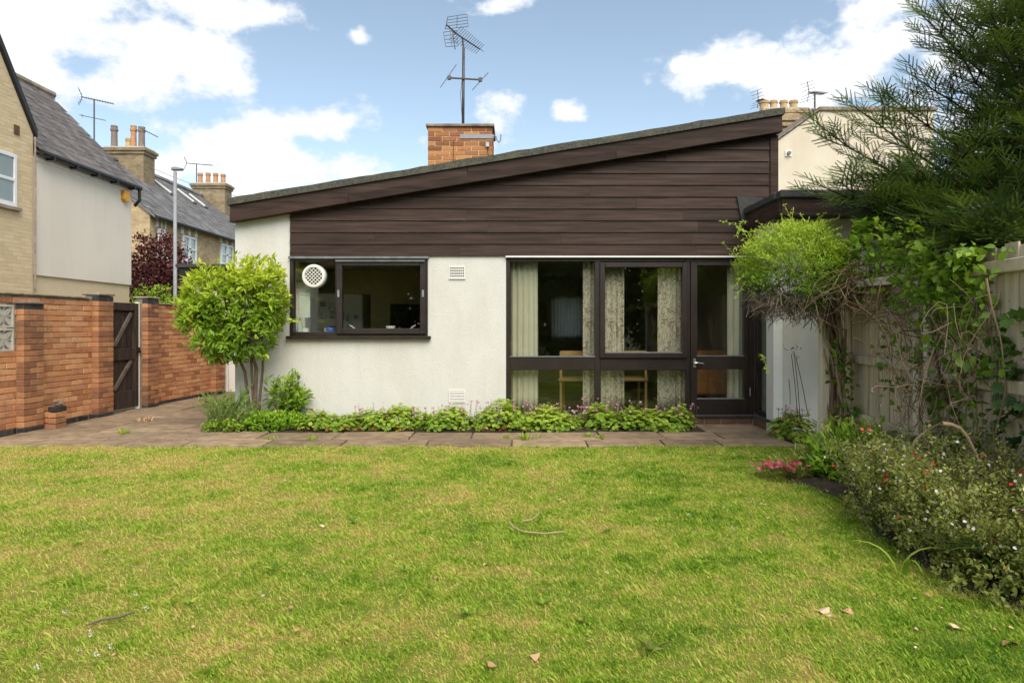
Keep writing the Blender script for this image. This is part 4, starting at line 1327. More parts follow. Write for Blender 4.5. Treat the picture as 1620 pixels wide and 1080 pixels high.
for (a0, wd) in ((tg0 + .0, .03), (tg1 - .033, .045)):
    mb = MB(); mb.obox(wp(a0 - .01, -.06, .0), U * wd, NW * .055, (0, 0, GH + .02)); mb.build('gate_post', M['smooth_white'], gt, bevel=.003)
mb = MB(); q = wp(gb - .05, .0, .92)
mb.obox(q, U * .04, NW * .03, (0, 0, .09)); mb.tube([q + NW * .03 + U * .02, q + NW * .05 + U * .02 + Vector((0, 0, .03)), q + NW * .045 - U * .07 + Vector((0, 0, .05))], .009, 6); mb.build('latch', M['gutter'], gt)
# white boarded side gate at the end of the passage
sgt = thing('side_gate', 'white boarded gate at the far end of the passage beside the bungalow', 'gate', (-5.2, 13.75, 0))
for k in range(12):
    mb = MB(); x = -5.86 + k * .16; mb.box(x + .004, x + .156, 13.72, 13.745, .03, .84); mb.build('plank', M['green_door'], sgt, bevel=.004)
mb = MB(); mb.box(-5.86, -3.94, 13.747, 13.79, .15, .25); mb.box(-5.86, -3.94, 13.747, 13.79, .62, .72); mb.build('rail', M['green_door'], sgt)

# ================================================================== NEIGHBOUR HOUSE (left)
nh = thing('brick_house', 'cream brick house with slate roof and rendered side wall beyond the brick wall', 'house', (-11.5, 14, 0))
HX = -9.5
gY0, gY1, gYp, gZp = 10.2, 13.56, 11.3, 8.55
mb = MB(); mb.prism([(HX - .012, 9.2, -.05), (HX - .012, gY1, -.05), (HX - .012, gY1, 5.14), (HX - .012, gYp, 8.50), (HX - .012, 9.2, 5.2)], (-.3, 0, 0))
gwall = mb.build('gable_wall', M['cream_mortar'], nh)
# brick facing, joined because the single bricks are too small to pick apart
mb = MB()
def face_bricks(mb_, y0, y1, z0, zt, X):
    nr = int((zt - z0) / .075)
    for r_ in range(nr):
        z_ = z0 + r_ * .075 + .005
        y = y0 - (.1125 if r_ % 2 else 0)
        while y < y1:
            a, b = max(y, y0), min(y + .215, y1)
            y += .225
            if b - a < .03: continue
            lim = 5.14 + (gY1 - b) * (3.36 / 2.26)
            if z_ + .07 > lim: continue
            mb_.cur = random.random()
            pr = random.uniform(-.0105, -.0085)
            mb_.box(X - .014, X + .001 + pr, a, b, z_, z_ + .065)
face_bricks(mb, 11.0, gY1 - .03, 1.2, 7.2, HX)
mb.build('brick_facing', M['cream_brick'], gwall, kind='stuff')
# window in the gable
ny0, ny1, nz0, nz1 = 11.9, 13.06, 3.62, 4.62
wnd = MB()
for (a, b, c_, d) in ((ny0, ny0 + .07, nz0, nz1), (ny1 - .07, ny1, nz0, nz1), (ny0 + .07, ny1 - .07, nz0, nz0 + .08), (ny0 + .07, ny1 - .07, nz1 - .07, nz1), (ny0 + .07, ny1 - .07, 4.10, 4.16)):
    wnd.box(HX - .02, HX + .035, a, b, c_, d)
w1 = wnd.build('window', M['upvc'], nh, bevel=.004)
mb = MB(); mb.box(HX + .010, HX + .016, ny0 + .06, ny1 - .06, nz0 + .07, nz1 - .06); mb.build('pane', M['glass'], w1)
mb = MB(); mb.box(HX + .003, HX + .006, ny0 + .06, ny1 - .06, nz0 + .07, nz1 - .06); mb.build('blind', M['net'], w1)
mb = MB(); mb.box(HX, HX + .07, ny0 - .06, ny1 + .10, nz0 - .07, nz0 - .003); mb.build('sill', M['coping'], w1, bevel=.006)
mb = MB(); mb.box(HX + .001, HX + .012, 13.02, 13.16, 5.02, 5.20); mb.build('vent', M['plinth'], nh)
# barge board on the rake
mb = MB(); a0, a1 = Vector((HX, gY1 + .03, 5.10)), Vector((HX, gYp - .05, 5.10 + (gY1 + .03 - gYp + .05) * 1.487))
mb.prism([a0 + Vector((.06, 0, 0)), a1 + Vector((.06, 0, 0)), a1 + Vector((.06, 0, .16)), a0 + Vector((.06, 0, .16))], (-.10, 0, 0)); mb.build('barge_board', M['gutter'], nh)
# rendered side
sY0, sY1 = gY1 + .02, 17.05
mb = MB(); mb.box(HX - .3, HX - .06, sY0, sY1, -.05, 4.85); mb.build('side_wall', M['cream_mortar'], nh)
mb = MB()
face_bricks(mb, sY0, sY1 - .02, 1.2, 2.36, HX - .055)
mb.build('brick_facing', M['cream_brick'], nh, kind='stuff')
mb = MB(); mb.box(HX - .058, HX - .012, sY0 + .01, sY1 + .012, 2.37, 4.74); mb.build('rendered_panel', M['pink_render'], nh, bevel=.004)
mb = MB(); mb.box(HX - .012, HX + .012, sY0 + .0, sY1 + .012, 4.66, 4.78); mb.build('eaves_board', M['smooth_white'], nh)
# slate roof of single slates: eaves at HX+.12, ridge at -11.66
ez, rz_ = 4.86, 7.18
ex_, rx_ = HX + .10, -11.66
sl = Vector((rx_ - ex_, 0, rz_ - ez)); sll = sl.length; sd_ = sl.normalized(); sn = Vector((-sd_.z, 0, sd_.x)); sn = sn if sn.z > 0 else -sn
mb = MB(); mb.prism([(ex_, sY0, ez - .06), (rx_, sY0, rz_ - .06), (rx_ - 2.2, sY0, ez - .06)], (0, sY1 + .1 - sY0, 0)); nroof = mb.build('roof', M['felt_dark'], nh)
slm = []
for k in range(4):
    mb = MB(); mb.hexa([(-.0, -.118, 0), (0, .118, 0), (.36, .118, -.004), (.36, -.118, -.004), (0, -.118, .012), (0, .118, .012), (.36, .118, .004), (.36, -.118, .004)])
    o_ = mb.build('slate', M['slate']); slm.append(o_.data); bpy.data.objects.remove(o_)
rot = Matrix((( sd_.x, 0, sn.x), (0, 1, 0), (sd_.z, 0, sn.z)))
nr = 15
for r_ in range(nr):
    y = sY0 - .0 + (.12 if r_ % 2 else 0)
    while y < sY1 + .02:
        p = Vector((ex_, y + .12, ez)) + sd_ * (r_ * sll / nr) + sn * (.006 + random.uniform(0, .006))
        if p.y > sY0 - .40 + r_ * 0.155 or True:
            o = bpy.data.objects.new('slate', random.choice(slm)); link(o, nroof)
            o.location = p - wloc(nroof)
            o.rotation_euler = (rot @ Matrix.Rotation(random.uniform(-.012, .012), 3, 'Z')).to_euler()
        y += .242
y = sY0 - .2
while y < sY1:
    mb = MB(); mb.tube([(rx_, y, rz_ + .02), (rx_, y + .43, rz_ + .02)], .10, 8); mb.build('ridge_tile', M['coping'], nroof); y += .44
mb = MB(); mb.tube([(ex_ + .05, sY0 - .02, ez - .06), (ex_ + .05, sY1 + .12, ez - .06)], .062, 8)
for q in np.linspace(sY0 + .3, sY1 - .2, 5): mb.box(ex_ - .06, ex_ + .11, q - .02, q + .02, ez - .15, ez - .05)
mb.build('gutter', M['gutter'], nh)
mb = MB(); mb.tube([(ex_ + .05, sY1 + .08, ez - .1), (ex_ + .05, sY1 + .09, ez - .35), (ex_ - .08, sY1 + .1, ez - .5)], .04, 8); mb.build('downpipe', M['gutter'], nh)
mb = MB(); mb.tube([(HX + .03, gY1 - .0, 5.1), (HX + .03, gY1 - .0, .2)], .018, 6); mb.build('downpipe', M['coping'], nh)
al = MB(); aY = 16.72; az_ = EYE + (515 - 309) / F * aY
al.prism([(HX + .0, aY - .12, az_ - .10), (HX, aY - .04, az_ - .17), (HX, aY + .08, az_ - .15), (HX, aY + .12, az_ - .02), (HX, aY + .10, az_ + .12), (HX, aY - .10, az_ + .12)], (.09, 0, 0))
alo = al.build('alarm_box', M['yellow_box'], nh, bevel=.015)

# ================================================================== TERRACE across the street
tr = thing('terrace_row', 'row of yellow brick terraced houses with long slate roof in the distance', 'houses', (-15, 32, 0))
TX, TY0, TY1, TE = -13.0, 24.5, 46.0, 5.44
RX, RZ = -16.6, 8.25
mb = MB(); mb.prism([(TX, TY0, 0), (TX, TY0, TE), (RX, TY0, RZ - .05), (RX - 3.6, TY0, TE), (RX - 3.6, TY0, 0)], (0, TY1 - TY0, 0)); mb.build('wall', M['yellow_brick'], tr)
mb = MB(); mb.prism([(TX + .22, TY0 - .08, TE - .12), (RX, TY0 - .08, RZ), (RX - 3.8, TY0 - .08, TE - .12), (RX - 3.8, TY0 - .08, TE - .2), (RX, TY0 - .08, RZ - .1), (TX + .22, TY0 - .08, TE - .22)], (0, TY1 - TY0, 0)); troof = mb.build('roof', M['slate_attr'], tr)
mb = MB()
v0 = Vector((TX + .26, 0, TE - .15)); v1 = Vector((RX, 0, RZ)); dv = v1 - v0; tn = Vector((-dv.z, 0, dv.x)).normalized(); tn = tn if tn.z > 0 else -tn
NR = 20
for r_ in range(NR):
    p0 = v0 + dv * (r_ / NR) + tn * .03; p1 = v0 + dv * ((r_ + 1.1) / NR) + tn * .012
    y = TY0 - .05 + (.15 if r_ % 2 else 0)
    while y < TY1 - .4:
        mb.cur = min(1, max(0, random.gauss(.45, .2) + (.25 if 29.5 < y < 30.3 else 0)))
        mb.face([(p0.x, y, p0.z), (p0.x, y + .29, p0.z), (p1.x, y + .29, p1.z), (p1.x, y, p1.z)])
        mb.face([(p0.x, y, p0.z - .03), (p0.x, y + .29, p0.z - .03), (p0.x, y + .29, p0.z), (p0.x, y, p0.z)])
        y += .30
mb.build('slates', M['slate_attr'], troof, kind='stuff')
mb = MB()
y = TY0
while y < TY1 - .5:
    mb.cur = random.random(); mb.tube([(RX, y, RZ + .03), (RX, y + .40, RZ + .035)], .13, 6); y += .42
mb.build('ridge_tiles', M['slate_attr'], troof, kind='stuff')
mb = MB(); mb.tube([(TX + .3, TY0 - .05, TE - .2), (TX + .3, TY1, TE - .2)], .07, 6); mb.build('gutter', M['gutter'], tr)
for q in (32.55, 36.4):
    mb = MB(); mb.tube([(TX + .08, q, TE - .25), (TX + .08, q, 0)], .06, 6); mb.build('downpipe', M['gutter'], tr)


def ty(px):        # depth along the terrace front for an image column
    return TX * F / (px - 810)


def twin(pa, pb, ptop, pbot):
    ya, yb_ = ty(pa), ty(pb); ym = (ya + yb_) / 2
    z1 = EYE + (515 - ptop) / F * ym; z0 = EYE + (515 - pbot) / F * ym
    f = MB()
    for (a, b, c_, d) in ((ya, ya + .09, z0, z1), (yb_ - .09, yb_, z0, z1), (ya + .09, yb_ - .09, z0, z0 + .1), (ya + .09, yb_ - .09, z1 - .09, z1),
                          ((ya + yb_) / 2 - .08, (ya + yb_) / 2 + .08, z0 + .1, z1 - .09), (ya + .09, yb_ - .09, (z0 + z1) / 2 - .03, (z0 + z1) / 2 + .03)):
        f.box(TX - .02, TX + .07, a, b, c_, d)
    w = f.build('window', M['upvc'], tr)
    m_ = MB(); m_.box(TX + .02, TX + .03, ya + .08, yb_ - .08, z0 + .09, z1 - .08); m_.build('pane', M['glass'], w)
    m_ = MB(); m_.box(TX + .005, TX + .012, ya + .08, yb_ - .08, z0 + .09, z1 - .08); m_.build('blind', M['net'], w)
    for k in range(5):
        y_ = ya - .12 + k * (yb_ - ya + .24) / 5
        m_ = MB(); m_.box(TX + .0, TX + .05 + .02 * (k % 2), y_, y_ + (yb_ - ya + .24) / 5 - .02, z1 + .03, z1 + .38); m_.build('lintel_block', M['smooth_white'] if k % 2 == 0 else M['yellow_brick'], w)
    m_ = MB(); m_.box(TX, TX + .1, ya - .1, yb_ + .1, z0 - .12, z0 - .01); m_.build('sill', M['smooth_white'], w)


twin(287, 309, 374, 414)
twin(348, 367, 387, 420)
twin(249, 259, 362, 405)


def stack(parent, px0, px1, Y, ptop, base, pots, mat, potmat):
    s_ = F / Y
    xa, xb = (px0 - 810) / s_, (px1 - 810) / s_
    zt = EYE + (515 - ptop) / s_
    m_ = MB(); m_.box(xa + .08, xb - .08, Y, Y + .9, base, zt - .28); ch = m_.build('chimney', mat, parent)
    m_ = MB(); m_.box(xa + .02, xb - .02, Y - .06, Y + .96, zt - .278, zt - .15); m_.box(xa - .04, xb + .04, Y - .12, Y + 1.0, zt - .148, zt - .03); m_.build('corbel', mat, ch)
    m_ = MB(); m_.box(xa + .04, xb - .04, Y - .02, Y + .9, zt - .028, zt + .04); m_.build('flaunching', M['concrete'], ch)
    for (pp, ptp, rr, mt) in pots:
        h = (ptop - ptp) / s_
        m_ = MB(); r0 = rr / s_
        m_.lathe(((pp - 810) / s_, Y + .4, zt + .02), [(r0 * 1.15, 0), (r0 * 1.1, h * .08), (r0 * .9, h * .12), (r0 * .82, h * .72), (r0 * 1.05, h * .78), (r0 * 1.05, h * .86), (r0 * .85, h * .88), (r0 * .95, h * .98), (r0 * .7, h * .98), (r0 * .65, h * .6)], 14)
        m_.build('chimney_pot', mt, ch, smooth=False)
    return ch


stack(tr, 163, 230, 28.6, 233, 6.8, [(172, 195, 5.5, M['grey_pot']), (203, 195, 5, M['terracotta']), (216, 197, 5.5, M['grey_pot']), (195, 216, 5, M['buff_pot'])], M['stack_brick'], None)
stack(tr, 302, 358, 36.5, 290, 7.0, [(311.5, 272, 4, M['terracotta']), (324, 271.5, 4, M['terracotta']), (336, 272, 4.2, M['terracotta']), (348, 273.5, 4.2, M['terracotta'])], M['stack_brick'], None)
# rooflights
for (pa, pb) in ((268, 276), (304, 312), (322, 333)):
    def rp(px, f):     # point on the roof plane, f from eaves to ridge
        X = v0.x + dv.x * f; return Vector((X, X * F / (px - 810), v0.z + dv.z * f))
    a, b = rp(pa, .62), rp(pb, .62); c_, d = rp(pa - 6, .82), rp(pb - 6, .82)
    b.y, d.y = a.y + .42, a.y + .42; c_.y = a.y
    m_ = MB(); m_.prism([a + tn * .03, b + tn * .03, d + tn * .03, c_ + tn * .03], tn * .08); rl = m_.build('rooflight', M['lead'], troof)
    m_ = MB(); m_.tube([a + tn * .12, c_ + tn * .12], .04, 4); m_.build('frame', M['upvc'], rl)

# garage with a dark flat roof behind the bungalow
gar = thing('garage', 'low garage with dark flat roof edge beyond the purple tree', 'garage', (-6.5, 17, 0))
mb = MB(); mb.box(-7.6, -3.9, 16.3, 20, -.05, 2.40); mb.build('wall', M['pink_render'], gar)
mb = MB(); mb.box(-7.80, -3.8, 16.0, 20.2, 2.42, 2.72); mb.build('fascia', M['gutter'], gar)
mb = MB(); mb.box(-7.86, -3.75, 15.94, 20.3, 2.722, 2.80); mb.build('roof', M['felt_dark'], gar)

# street lamp
lp = thing('street_lamp', 'slim galvanised street lamp post in front of the terraced houses', 'street lamp', (wx(277, 19), 19, 0))
lx = wx(277, 19)
mb = MB(); mb.tube([(lx, 19, -.05), (lx, 19, 1.2), (lx, 19, 1.25), (lx, 19, wz(272, 19))], [.075, .075, .052, .048], 10); mb.build('pole', M['galv'], lp, smooth=True)
lz = wz(270, 19)
mb = MB(); mb.prism([(lx - .09, 18.93, lz), (lx + .20, 18.93, lz + .01), (lx + .22, 18.93, lz + .06), (lx + .06, 18.93, lz + .10), (lx - .08, 18.93, lz + .09)], (0, .16, 0)); mb.build('lantern', M['galv'], lp, bevel=.015)

# other aerials
def yagi(label, px, Y, pbase, ptop, L_, parent_name='tv_antenna', tilt=0.1, cross=None, mat=M['mast'], flip=1, yaw=0.5):
    s_ = F / Y; x = (px - 810) / s_; z0, z1 = EYE + (515 - pbase) / s_, EYE + (515 - ptop) / s_
    a_ = thing('tv_antenna', label, 'antenna', (x, Y, z0))
    m_ = MB(); m_.tube([(x, Y, z0), (x, Y, z1)], .028, 6); m_.build('mast', mat, a_)
    d_ = Vector((flip * math.cos(yaw), math.sin(yaw), -tilt)).normalized()
    c_ = Vector((x, Y, z1 - .02)); s2 = d_.cross(Vector((0, 0, 1))).normalized()
    m_ = MB(); m_.tube([c_ - d_ * L_ * .4, c_ + d_ * L_ * .6], .02, 5); m_.build('boom', mat, a_)
    m_ = MB()
    for k in range(11):
        p = c_ + d_ * (L_ * (-.25 + .85 * k / 10)); m_.tube([p - s2 * .16, p + s2 * .16], .008, 4)
    for zz in (-1, 1):
        for k in range(3):
            p = c_ - d_ * L_ * .38 + Vector((0, 0, zz * (.08 + .10 * k))) - d_ * (.05 * k); m_.tube([p - s2 * .25, p + s2 * .25], .009, 4)
        m_.tube([c_ - d_ * L_ * .36, c_ - d_ * L_ * .48 + Vector((0, 0, zz * .32))], .012, 4)
    m_.build('rods', mat, a_)
    if cross:
        m_ = MB(); zc = EYE + (515 - cross) / s_; m_.tube([Vector((x, Y, zc)) - d_ * .5, Vector((x, Y, zc)) + d_ * .4], .014, 5)
        m_.tube([Vector((x, Y, zc)) - d_ * .4 + s2 * .3, Vector((x, Y, zc)) - d_ * .4 - s2 * .3], .008, 4); m_.build('lower_arm', mat, a_)
    return a_


yagi('thin aerial on a mast behind the slate roof on the far left', 149, 27, 232, 157, 1.1, cross=187)
yagi('small aerial on the further terrace chimney with four red pots', 311, 36.9, 289, 259, 1.3, tilt=-.02)
yagi('aerial beside the pale chimney of the white gabled house', 1289, 21.6, 186, 146, .75, flip=1, tilt=-.08)
yagi('tiny aerial just above the high end of the bungalow roof', 1203, 24, 200, 158, .3, flip=1)
mb = MB(); mb.tube([(wx(224, 28), 28, wz(204, 28)), (wx(244, 28), 28.3, wz(214, 28))], .02, 5); one(mb, 'aerial_boom', M['mast'], 'short bare aerial boom beside the tall terrace chimney pots', 'antenna')
for (pa, ya, pb, yb_, Y0, Y1, lab) in ((231, 262, 1100, 402, 30, 52, 'thin overhead wire sloping down from the terrace chimney'),):
    a, b = Vector((wx(231, 29), 29, wz(262, 29))), Vector((wx(420, 34), 34, wz(318, 34)))
    mb = MB(); mb.tube([a.lerp(b, k / 8) - Vector((0, 0, .25 * math.sin(math.pi * k / 8))) for k in range(9)], .012, 4); one(mb, 'overhead_wire', M['galv'], lab, 'wire')

# ================================================================== WHITE GABLED HOUSE (right)
rh = thing('gabled_house', 'tall cream rendered gable wall rising behind the bungalow roof', 'house', (10, 22, 0))
RY = 20.0
rp_ = lambda px, py: (wx(px, RY), RY, wz(py, RY))
mb = MB(); mb.prism([rp_(1150, 700), rp_(1150, 280), rp_(1296, 176), rp_(1478, 176), rp_(1478, 700)], (0, 6, 0)); mb.build('gable_wall', M['cream_render'], rh)
a, b = Vector(rp_(1150, 278)), Vector(rp_(1299, 172))
mb = MB(); mb.obox(a + Vector((0, -.06, 0)), b - a, (0, 6.2, 0), (0, 0, .05)); mb.build('verge', M['coping'], rh)
mb = MB(); mb.obox(a + Vector((0, .3, .052)), (b - a) * .985, (0, 5.8, 0), (0, 0, .12)); mb.build('roof', M['slate'], rh)
mb = MB(); mb.box(wx(1294, RY), wx(1482, RY), RY - .07, RY + 6.2, wz(176, RY), wz(169.5, RY)); mb.build('parapet_cap', M['coping'], rh, bevel=.02)
mb = MB(); q = rp_(1247, 243); mb.box(q[0] - .10, q[0] + .10, RY - .03, RY - .001, q[2] - .10, q[2] + .10); vv = mb.build('flue_plate', M['white_plastic'], rh, bevel=.01)
mb = MB(); mb.tube([(q[0], RY - .031, q[2]), (q[0], RY - .10, q[2])], .055, 12); mb.build('flue', M['grey_pot'], vv)
stack(rh, 1206, 1282, 22.0, 172, 5.0, [(1216, 154.5, 8, M['buff_pot']), (1231.5, 154, 6.8, M['buff_pot']), (1247.5, 154, 6.8, M['buff_pot']), (1263.5, 154, 7.2, M['buff_pot'])], M['pale_stack'], None)
ch_ = [o for o in rh.children if o.name.startswith('chimney')][0]
mb = MB(); s22 = F / 22.0
for (zz, ee) in ((182, .05), (189, .10), (197, .05)):
    mb.box((1206 - 810) / s22 - ee + .06, (1282 - 810) / s22 + ee - .06, 21.95 - ee, 23 + ee, EYE + (515 - zz - 3.5) / s22, EYE + (515 - zz + 3) / s22)
mb.build('corbel_course', M['pale_stack'], ch_)

# ================================================================== FENCE
FA = Vector((3.60, 7.38, 0)); FB = Vector((3.10, 3.45, 0))
FU = (FB - FA).normalized(); FN = Vector((FU.y, -FU.x, 0)); FN = FN if FN.x < 0 else -FN
fp = lambda t, n=0.0, z=0.0: FA + FU * t + FN * n + Vector((0, 0, z))
FL = (FB - FA).length
fence = thing('fence', 'weathered close-boarded timber fence behind the climbers', 'fence', fp(FL / 2))
t = 0.0; k = 0
while t < FL:
    w_ = random.uniform(.105, .135)
    zt = 1.88 + random.uniform(-.012, .012)
    mb = MB(); mb.obox(fp(t, .012 if k % 2 else 0.0, .06), FU * (w_ + .012), FN * .014, (0, 0, zt - .06)); mb.build('board', M['fence'], fence, bevel=.002)
    t += w_; k += 1
for (t0, t1) in ((.0, 2.03), (2.11, FL)):
    for z_ in (.35, .93, 1.70):
        mb = MB(); mb.obox(fp(t0, .028, z_ + (.05 if t0 == 0 else 0)), fp(t1, .028, z_) - fp(t0, .028, z_), FN * .04, (0, 0, .085)); mb.build('rail', M['fence'], fence, bevel=.006)
for t in (-.05, 2.03, FL - .02):
    mb = MB(); mb.obox(fp(t, .028, -.05), FU * .08, FN * .08, (0, 0, 1.93)); mb.build('post', M['post'], fence, bevel=.006)

# ================================================================== PLANTS
def lm(name, a, b, c_, **k):
    return leafmat(name, [(0.05, a), (0.5, b), (0.95, c_)], **k)


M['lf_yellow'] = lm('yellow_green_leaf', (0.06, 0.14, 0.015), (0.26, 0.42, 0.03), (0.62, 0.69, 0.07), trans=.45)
M['lf_deep'] = lm('deep_green_leaf', (0.03, 0.075, 0.018), (0.065, 0.14, 0.025), (0.15, 0.25, 0.045), trans=.3)
M['lf_mid'] = lm('mid_green_leaf', (0.08, 0.17, 0.02), (0.23, 0.38, 0.04), (0.46, 0.58, 0.08), trans=.45)
M['lf_bright'] = lm('bright_green_leaf', (0.10, 0.24, 0.015), (0.24, 0.44, 0.03), (0.45, 0.62, 0.06), trans=.45)
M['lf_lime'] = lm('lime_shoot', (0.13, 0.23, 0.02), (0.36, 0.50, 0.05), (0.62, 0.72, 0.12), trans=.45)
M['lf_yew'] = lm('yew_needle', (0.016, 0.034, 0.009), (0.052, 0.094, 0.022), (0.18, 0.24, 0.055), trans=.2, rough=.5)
M['lf_purple'] = lm('purple_leaf', (0.06, 0.014, 0.018), (0.13, 0.028, 0.035), (0.26, 0.085, 0.07), trans=.3)
M['lf_rosemary'] = lm('rosemary_needle', (0.06, 0.15, 0.03), (0.17, 0.32, 0.05), (0.34, 0.50, 0.12), trans=.35)
M['lf_sage'] = lm('salvia_leaf', (0.08, 0.10, 0.02), (0.24, 0.28, 0.055), (0.46, 0.47, 0.15), trans=.45)
M['lf_red'] = lm('reddened_leaf', (0.20, 0.05, 0.02), (0.36, 0.16, 0.04), (0.42, 0.36, 0.06), trans=.3)
M['fl_pink'] = lm('pink_petal', (0.50, 0.16, 0.30), (0.66, 0.30, 0.44), (0.78, 0.50, 0.60), trans=.3)
M['fl_crimson'] = lm('crimson_petal', (0.38, 0.01, 0.06), (0.55, 0.03, 0.12), (0.66, 0.16, 0.26), trans=.3)
M['fl_red'] = lm('scarlet_petal', (0.55, 0.008, 0.012), (0.68, 0.015, 0.02), (0.72, 0.06, 0.05), trans=.2)
M['fl_white'] = lm('white_petal', (0.68, 0.66, 0.62), (0.76, 0.75, 0.72), (0.80, 0.80, 0.78), trans=.3)
M['fl_purple'] = lm('mauve_petal', (0.20, 0.08, 0.25), (0.32, 0.16, 0.38), (0.45, 0.3, 0.5), trans=.3)
M['lf_tree'] = lm('hedge_leaf', (0.05, 0.10, 0.02), (0.12, 0.20, 0.035), (0.22, 0.30, 0.06), trans=.45)
M['dry'] = attrmat('dry_leaf', [(0, (0.34, 0.17, 0.07)), (0.5, (0.54, 0.35, 0.19)), (1, (0.70, 0.54, 0.36))], .8, noise=.3, nscale=30)


def whorls(centres, outs, n, size, spread=0.9, jit=0.02):
    """leaf rosettes at shoot tips"""
    m_ = len(centres)
    pos = np.repeat(centres, n, 0) + rng.normal(size=(m_ * n, 3)) * jit
    o = np.repeat(outs, n, 0)
    d = unit(o + rdir(m_ * n) * spread)
    nr_ = unit(o * 1.0 + np.array([0, 0, 0.6]) + rdir(m_ * n) * .35)
    s = size * (0.65 + 0.6 * rng.random(m_ * n))
    return pos, d, nr_, s


def ell_points(n, c, r, shell=0.45, flat=None):
    d = rdir(n)
    rr = (1 - shell * rng.random(n) ** 1.6)[:, None]
    lump = 1 + 0.10 * np.sin(d[:, :1] * 7 + 1.3) * np.sin(d[:, 2:3] * 6 + d[:, 1:2] * 5)
    p = np.array(c) + d * rr * lump * np.array(r)
    return p, unit(d / np.array(r))


# --- evergreen shrub with three stems left of the kitchen window
sh = thing('evergreen_shrub', 'round-headed yellow-green evergreen shrub on bare stems before the bungalow corner', 'shrub', (-3.38, 9.0, 0))
ccx, ccy, ccz = -3.58, 8.80, 1.60
tips = []
for (bx_, by, mx_, mz, ex2, ez2, r_) in ((-3.40, 8.98, -3.50, .75, -3.75, 1.45, .025), (-3.37, 9.0, -3.36, .8, -3.55, 1.6, .028), (-3.35, 9.02, -3.28, .8, -3.25, 1.5, .021), (-3.36, 8.98, -3.42, .9, -3.45, 1.75, .018)):
    mb = MB(); mb.tube([(bx_, by, 0), (bx_ + (mx_ - bx_) * .5 - .015, by - .01, mz * .5), (mx_, by - .03, mz), ((mx_ + ex2) / 2, by - .1, (mz + ez2) / 2), (ex2, by - .15, ez2)], [r_, r_ * .9, r_ * .8, r_ * .6, r_ * .4], 8)
    mb.build('stem', M['bark'], sh, smooth=True)
mb = MB()
for k in range(46):
    e, dd = ell_points(1, (ccx, ccy, ccz), (.72, .42, .66), .3)
    s0 = Vector((ccx + random.uniform(-.1, .25), ccy + .05, ccz - .25 + random.uniform(-.2, .1)))
    ev = Vector(e[0]); mb.tube([s0, s0.lerp(ev, .5) + Vector((0, 0, -.05)), ev], [.012, .008, .004], 5)
mb.build('branch', M['bark'], sh)
cl_, ol_ = [], []
for (lpx, lpy, lrx, lrz, ly, ln_) in ((345, 468, 54, 44, 8.8, 230), (402, 448, 50, 38, 8.85, 230), (424, 490, 28, 36, 8.9, 120), (315, 497, 30, 30, 8.75, 120), (378, 528, 60, 40, 8.8, 230), (345, 545, 36, 28, 8.7, 70)):
    e_, d_o = ell_points(ln_, (wx(lpx, ly), ly, wz(lpy, ly)), (lrx / F * ly, .33, lrz / F * ly), .75)
    cl_.append(e_); ol_.append(d_o)
cen, out_ = np.concatenate(cl_), np.concatenate(ol_)
keep = (cen[:, 1] < 9.24) | (cen[:, 0] < -3.88)
cen, out_ = cen[keep], out_[keep]
out_ = unit(out_ + unit(cen - np.array([ccx, ccy, ccz])) * .6 + np.array([0, 0, .35]))
pos, d, nr_, s = whorls(cen, out_, 8, .098, 1.0)
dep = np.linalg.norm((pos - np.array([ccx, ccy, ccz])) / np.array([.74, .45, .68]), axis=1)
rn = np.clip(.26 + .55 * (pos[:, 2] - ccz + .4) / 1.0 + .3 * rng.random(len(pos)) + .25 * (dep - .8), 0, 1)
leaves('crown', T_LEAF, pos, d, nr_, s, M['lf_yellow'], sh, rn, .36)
st_c = np.array([(wx(q, 8.8), 8.8 + rng.normal() * .1, wz(w, 8.8)) for q, w in ((288, 470), (296, 520), (318, 440), (350, 418), (455, 470), (462, 505), (300, 545), (420, 560), (375, 412), (440, 440))])
so_ = unit(st_c - np.array([ccx, ccy, ccz]) + np.array([0, 0, .2]))
pos, d, nr_, s = whorls(st_c, so_, 7, .10, .8, .03)
leaves('stray_shoot', T_LEAF, pos, d, nr_, s, M['lf_yellow'], sh, .4 + .6 * rng.random(len(pos)), .34, kind='stuff')
# top shoots
cs_ = np.array([(wx(407, 8.9) + q, 8.9 + w, wz(430 - h, 8.9)) for q, w, h in ((0, 0, 20), (.03, .02, 8), (-.03, 0, 0), (.02, 0, -10), (-.02, .03, -20), (.08, 0, -12))])
pos, d, nr_, s = whorls(cs_, np.tile([[0.05, 0, 1.0]], (6, 1)), 8, .09, .9)
leaves('top_shoot', T_LEAF, pos, d, nr_, s, M['lf_yellow'], sh, .5 + .3 * rng.random(len(pos)), .36)


